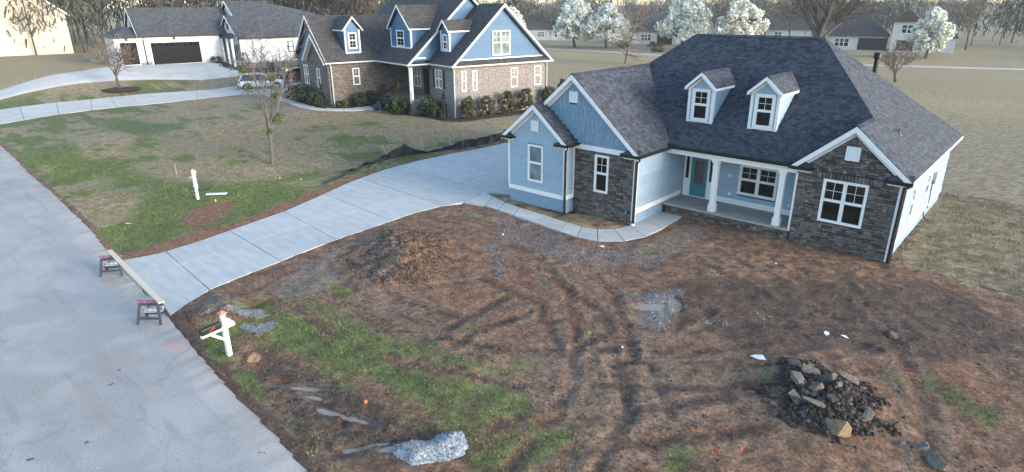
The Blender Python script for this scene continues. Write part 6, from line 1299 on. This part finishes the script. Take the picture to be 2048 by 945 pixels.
for i, (lb, P, n) in enumerate(GP):
    p, rg = blob_pts(P, n, 800+i); 
    if i == 2: d = sdpoly(p[:,0], p[:,1], P); p = p[rg.random(len(p)) < .12]; d = sdpoly(p[:,0], p[:,1], P); p[:,2] += ss(0,.6,d+fbm(p[:,0],p[:,1],1.1,2)*.7+.05)*.32-.055
    scatter('gravel', GRAV, p, .013+.022*rg.random(len(p))**2, 820+i, lb, cat='gravel')
p, rg = blob_pts([(-14.8,-6.2),(-8.0,-6.9),(-6.2,-5),(-4.8,-2),(-4.6,-7),(-6.9,-9.5),(-12.1,-9.2)], 1800, 840, .6); scatter('gravel', M('grey_gravel', (.14,.13,.128), .85, .2, 8, rnd='attr', rr=(.5,1.6)), p, .018+.03*rg.random(len(p))**2, 841, 'thin grey gravel strewn along the front walk', cat='gravel')
p, rg = blob_pts([(-16.6,-11.6),(-15.9,-15.0),(-12.6,-16.0),(-10.3,-14.6),(-11.2,-12.2),(-14.2,-10.3)], 5200, 850, .5); scatter('dirt_pile_clods', CLOD, p, .014+.07*rg.random(len(p))**4, 851, 'loose brown clods covering the dirt pile', cat='dirt')
p, rg = blob_pts([(2.2,-11.2),(3.2,-10.6),(4.8,-11.2),(5.3,-12.6),(4.6,-14),(3.0,-13.8),(2.4,-12.6)], 4200, 852, .5); scatter('spoil_clods', M('dark_clod', (.040,.030,.025), .95, .3, 5, rnd='attr', rr=(.5,1.7)), p, .02+.09*rg.random(len(p))**3, 853, 'dark earth clods around the rock pile', cat='dirt')
p, rg = blob_pts([(2.4,-11.3),(3.3,-10.8),(4.6,-11.3),(5.1,-12.6),(4.5,-13.7),(3.1,-13.5)], 260, 856, .4); scatter('rubble', M('rubble_stone', (.075,.066,.058), .9, .3, 5, rnd='attr', rr=(.5,1.6)), p, .04+.10*rg.random(len(p))**2, 857, 'broken stone fragments mixed into the rock pile', cat='rubble', flat=.55)
rg = np.random.default_rng(860); q = np.column_stack([rg.uniform(-17,8,26000), rg.uniform(-23,0,26000)]); vg = lot_masks(q[:,0], q[:,1]); den = (1-vg[0])*np.clip(.25+2.2*fbm(q[:,0],q[:,1],1.1,3),0,1)
for P, wd_2, dep in RUTS: dd_, _ = sdline(q[:,0], q[:,1], P); den = np.maximum(den, .9*np.exp(-((dd_/wd_2-1.6)/.8)**2))
ok = (rg.random(len(q)) < den) & (sdpoly(q[:,0],q[:,1],drive_poly) < -.15) & (sdpoly(q[:,0],q[:,1],walk_poly) < -.1) & (q[:,1] > road_y(q[:,0])+.2) & ~((q[:,0] < -8.1) & (q[:,1] > -3)) ; q = q[ok]
scatter('mud_crumbs', CLOD, np.column_stack([q, hz(q[:,0],q[:,1])]), .012+.05*rg.random(len(q))**4, 861, 'crumbs of brown mud over the bare lot', cat='dirt')
# grass blades
def blades(name, mat, q, hh, ww, seed, label):
    rg = np.random.default_rng(seed); n = len(q); z = hz(q[:,0], q[:,1]); an = rg.random(n)*6.28; h_ = hh*(.5+.9*rg.random(n)); w_ = ww*(.6+.8*rg.random(n)); lean = rg.normal(size=(n,2))*h_[:,None]*.45
    b = np.column_stack([q, z-.01]); a = np.column_stack([np.cos(an)*w_, np.sin(an)*w_, np.zeros(n)]); t = np.column_stack([q+lean, z+h_])
    V = np.stack([b-a, b+a, t], 1).reshape(-1,3); return tag(npmesh(name, V, np.arange(3*n).reshape(n,3), mat, attrs=dict(rnd=('FACE', rg.random(n)))), label, 'grass', kind='stuff')
def lawn_pts(x0, x1, y0, y1, n, seed):
    rg = np.random.default_rng(seed); q = np.column_stack([rg.uniform(x0,x1,n), rg.uniform(y0,y1,n)]); vg, gn, *_r = lot_masks(q[:,0], q[:,1]); cl = np.clip(.5+2.4*fbm(q[:,0],q[:,1],2.6,3),0,1)
    ok = (sdpoly(q[:,0],q[:,1],drive_poly) < -.06) & (sdpoly(q[:,0],q[:,1],walk_poly) < -.06) & (q[:,1] > road_y(q[:,0])+.12) & (hb_in(q) < -.1)
    return q[ok], vg[ok], gn[ok], cl[ok], rg
def hb_in(q): return np.maximum(sdpoly(q[:,0],q[:,1],[(-15.9,-3.9),(-11.8,-3.9),(-11.8,-3.1),(-8.1,-3.1),(-8.1,-.2),(2.7,-.2),(2.7,12.3),(-15.9,12.3)]), -9)
q, vg, gn, cl, rg = lawn_pts(-17.5, 9, -24, 1, 330000, 900); r_ = rg.random(len(q)); k = r_ < vg*gn*cl*1.15
blades('grass', GRASS, q[k], .065, .011, 901, 'patchy green grass on the muddy lot')
k2 = (~k) & (r_ < vg*.35*cl); blades('dry_grass', DRYG, q[k2], .05, .008, 902, 'wisps of dead grass on the muddy lot')
q, vg, gn, cl, rg = lawn_pts(-46, -17.5, -22, 9, 260000, 910); r_ = rg.random(len(q)); k = r_ < vg*gn*cl*.9
blades('grass', GRASS, q[k], .075, .016, 911, 'green grass of the left lawn'); k2 = (~k) & (r_ < vg*.5*cl); blades('dry_grass', DRYG, q[k2], .08, .014, 912, 'tan winter grass of the left lawn')
q, vg, gn, cl, rg = lawn_pts(2.7, 9, -3, 14, 40000, 920); k = rg.random(len(q)) < vg*cl*.8; blades('dry_grass', DRYG, q[k], .10, .012, 921, 'straw coloured grass beside the right wall of the house')

# ------------------------------------------------------------------ haze
hm = bpy.data.materials.new('haze'); hm.use_nodes = True; ht = hm.node_tree
ht.nodes.remove(ht.nodes['Principled BSDF']); pv = ht.nodes.new('ShaderNodeVolumePrincipled'); pv.inputs['Color'].default_value = (.86,.92,1,1); pv.inputs['Density'].default_value = .00026; pv.inputs['Anisotropy'].default_value = .2
ht.links.new(pv.outputs[0], ht.nodes['Material Output'].inputs['Volume'])
mb = MB(); mb.box(-420, 260, -120, 560, -3, 40); tag(mb.build('haze', hm), kind='stuff')
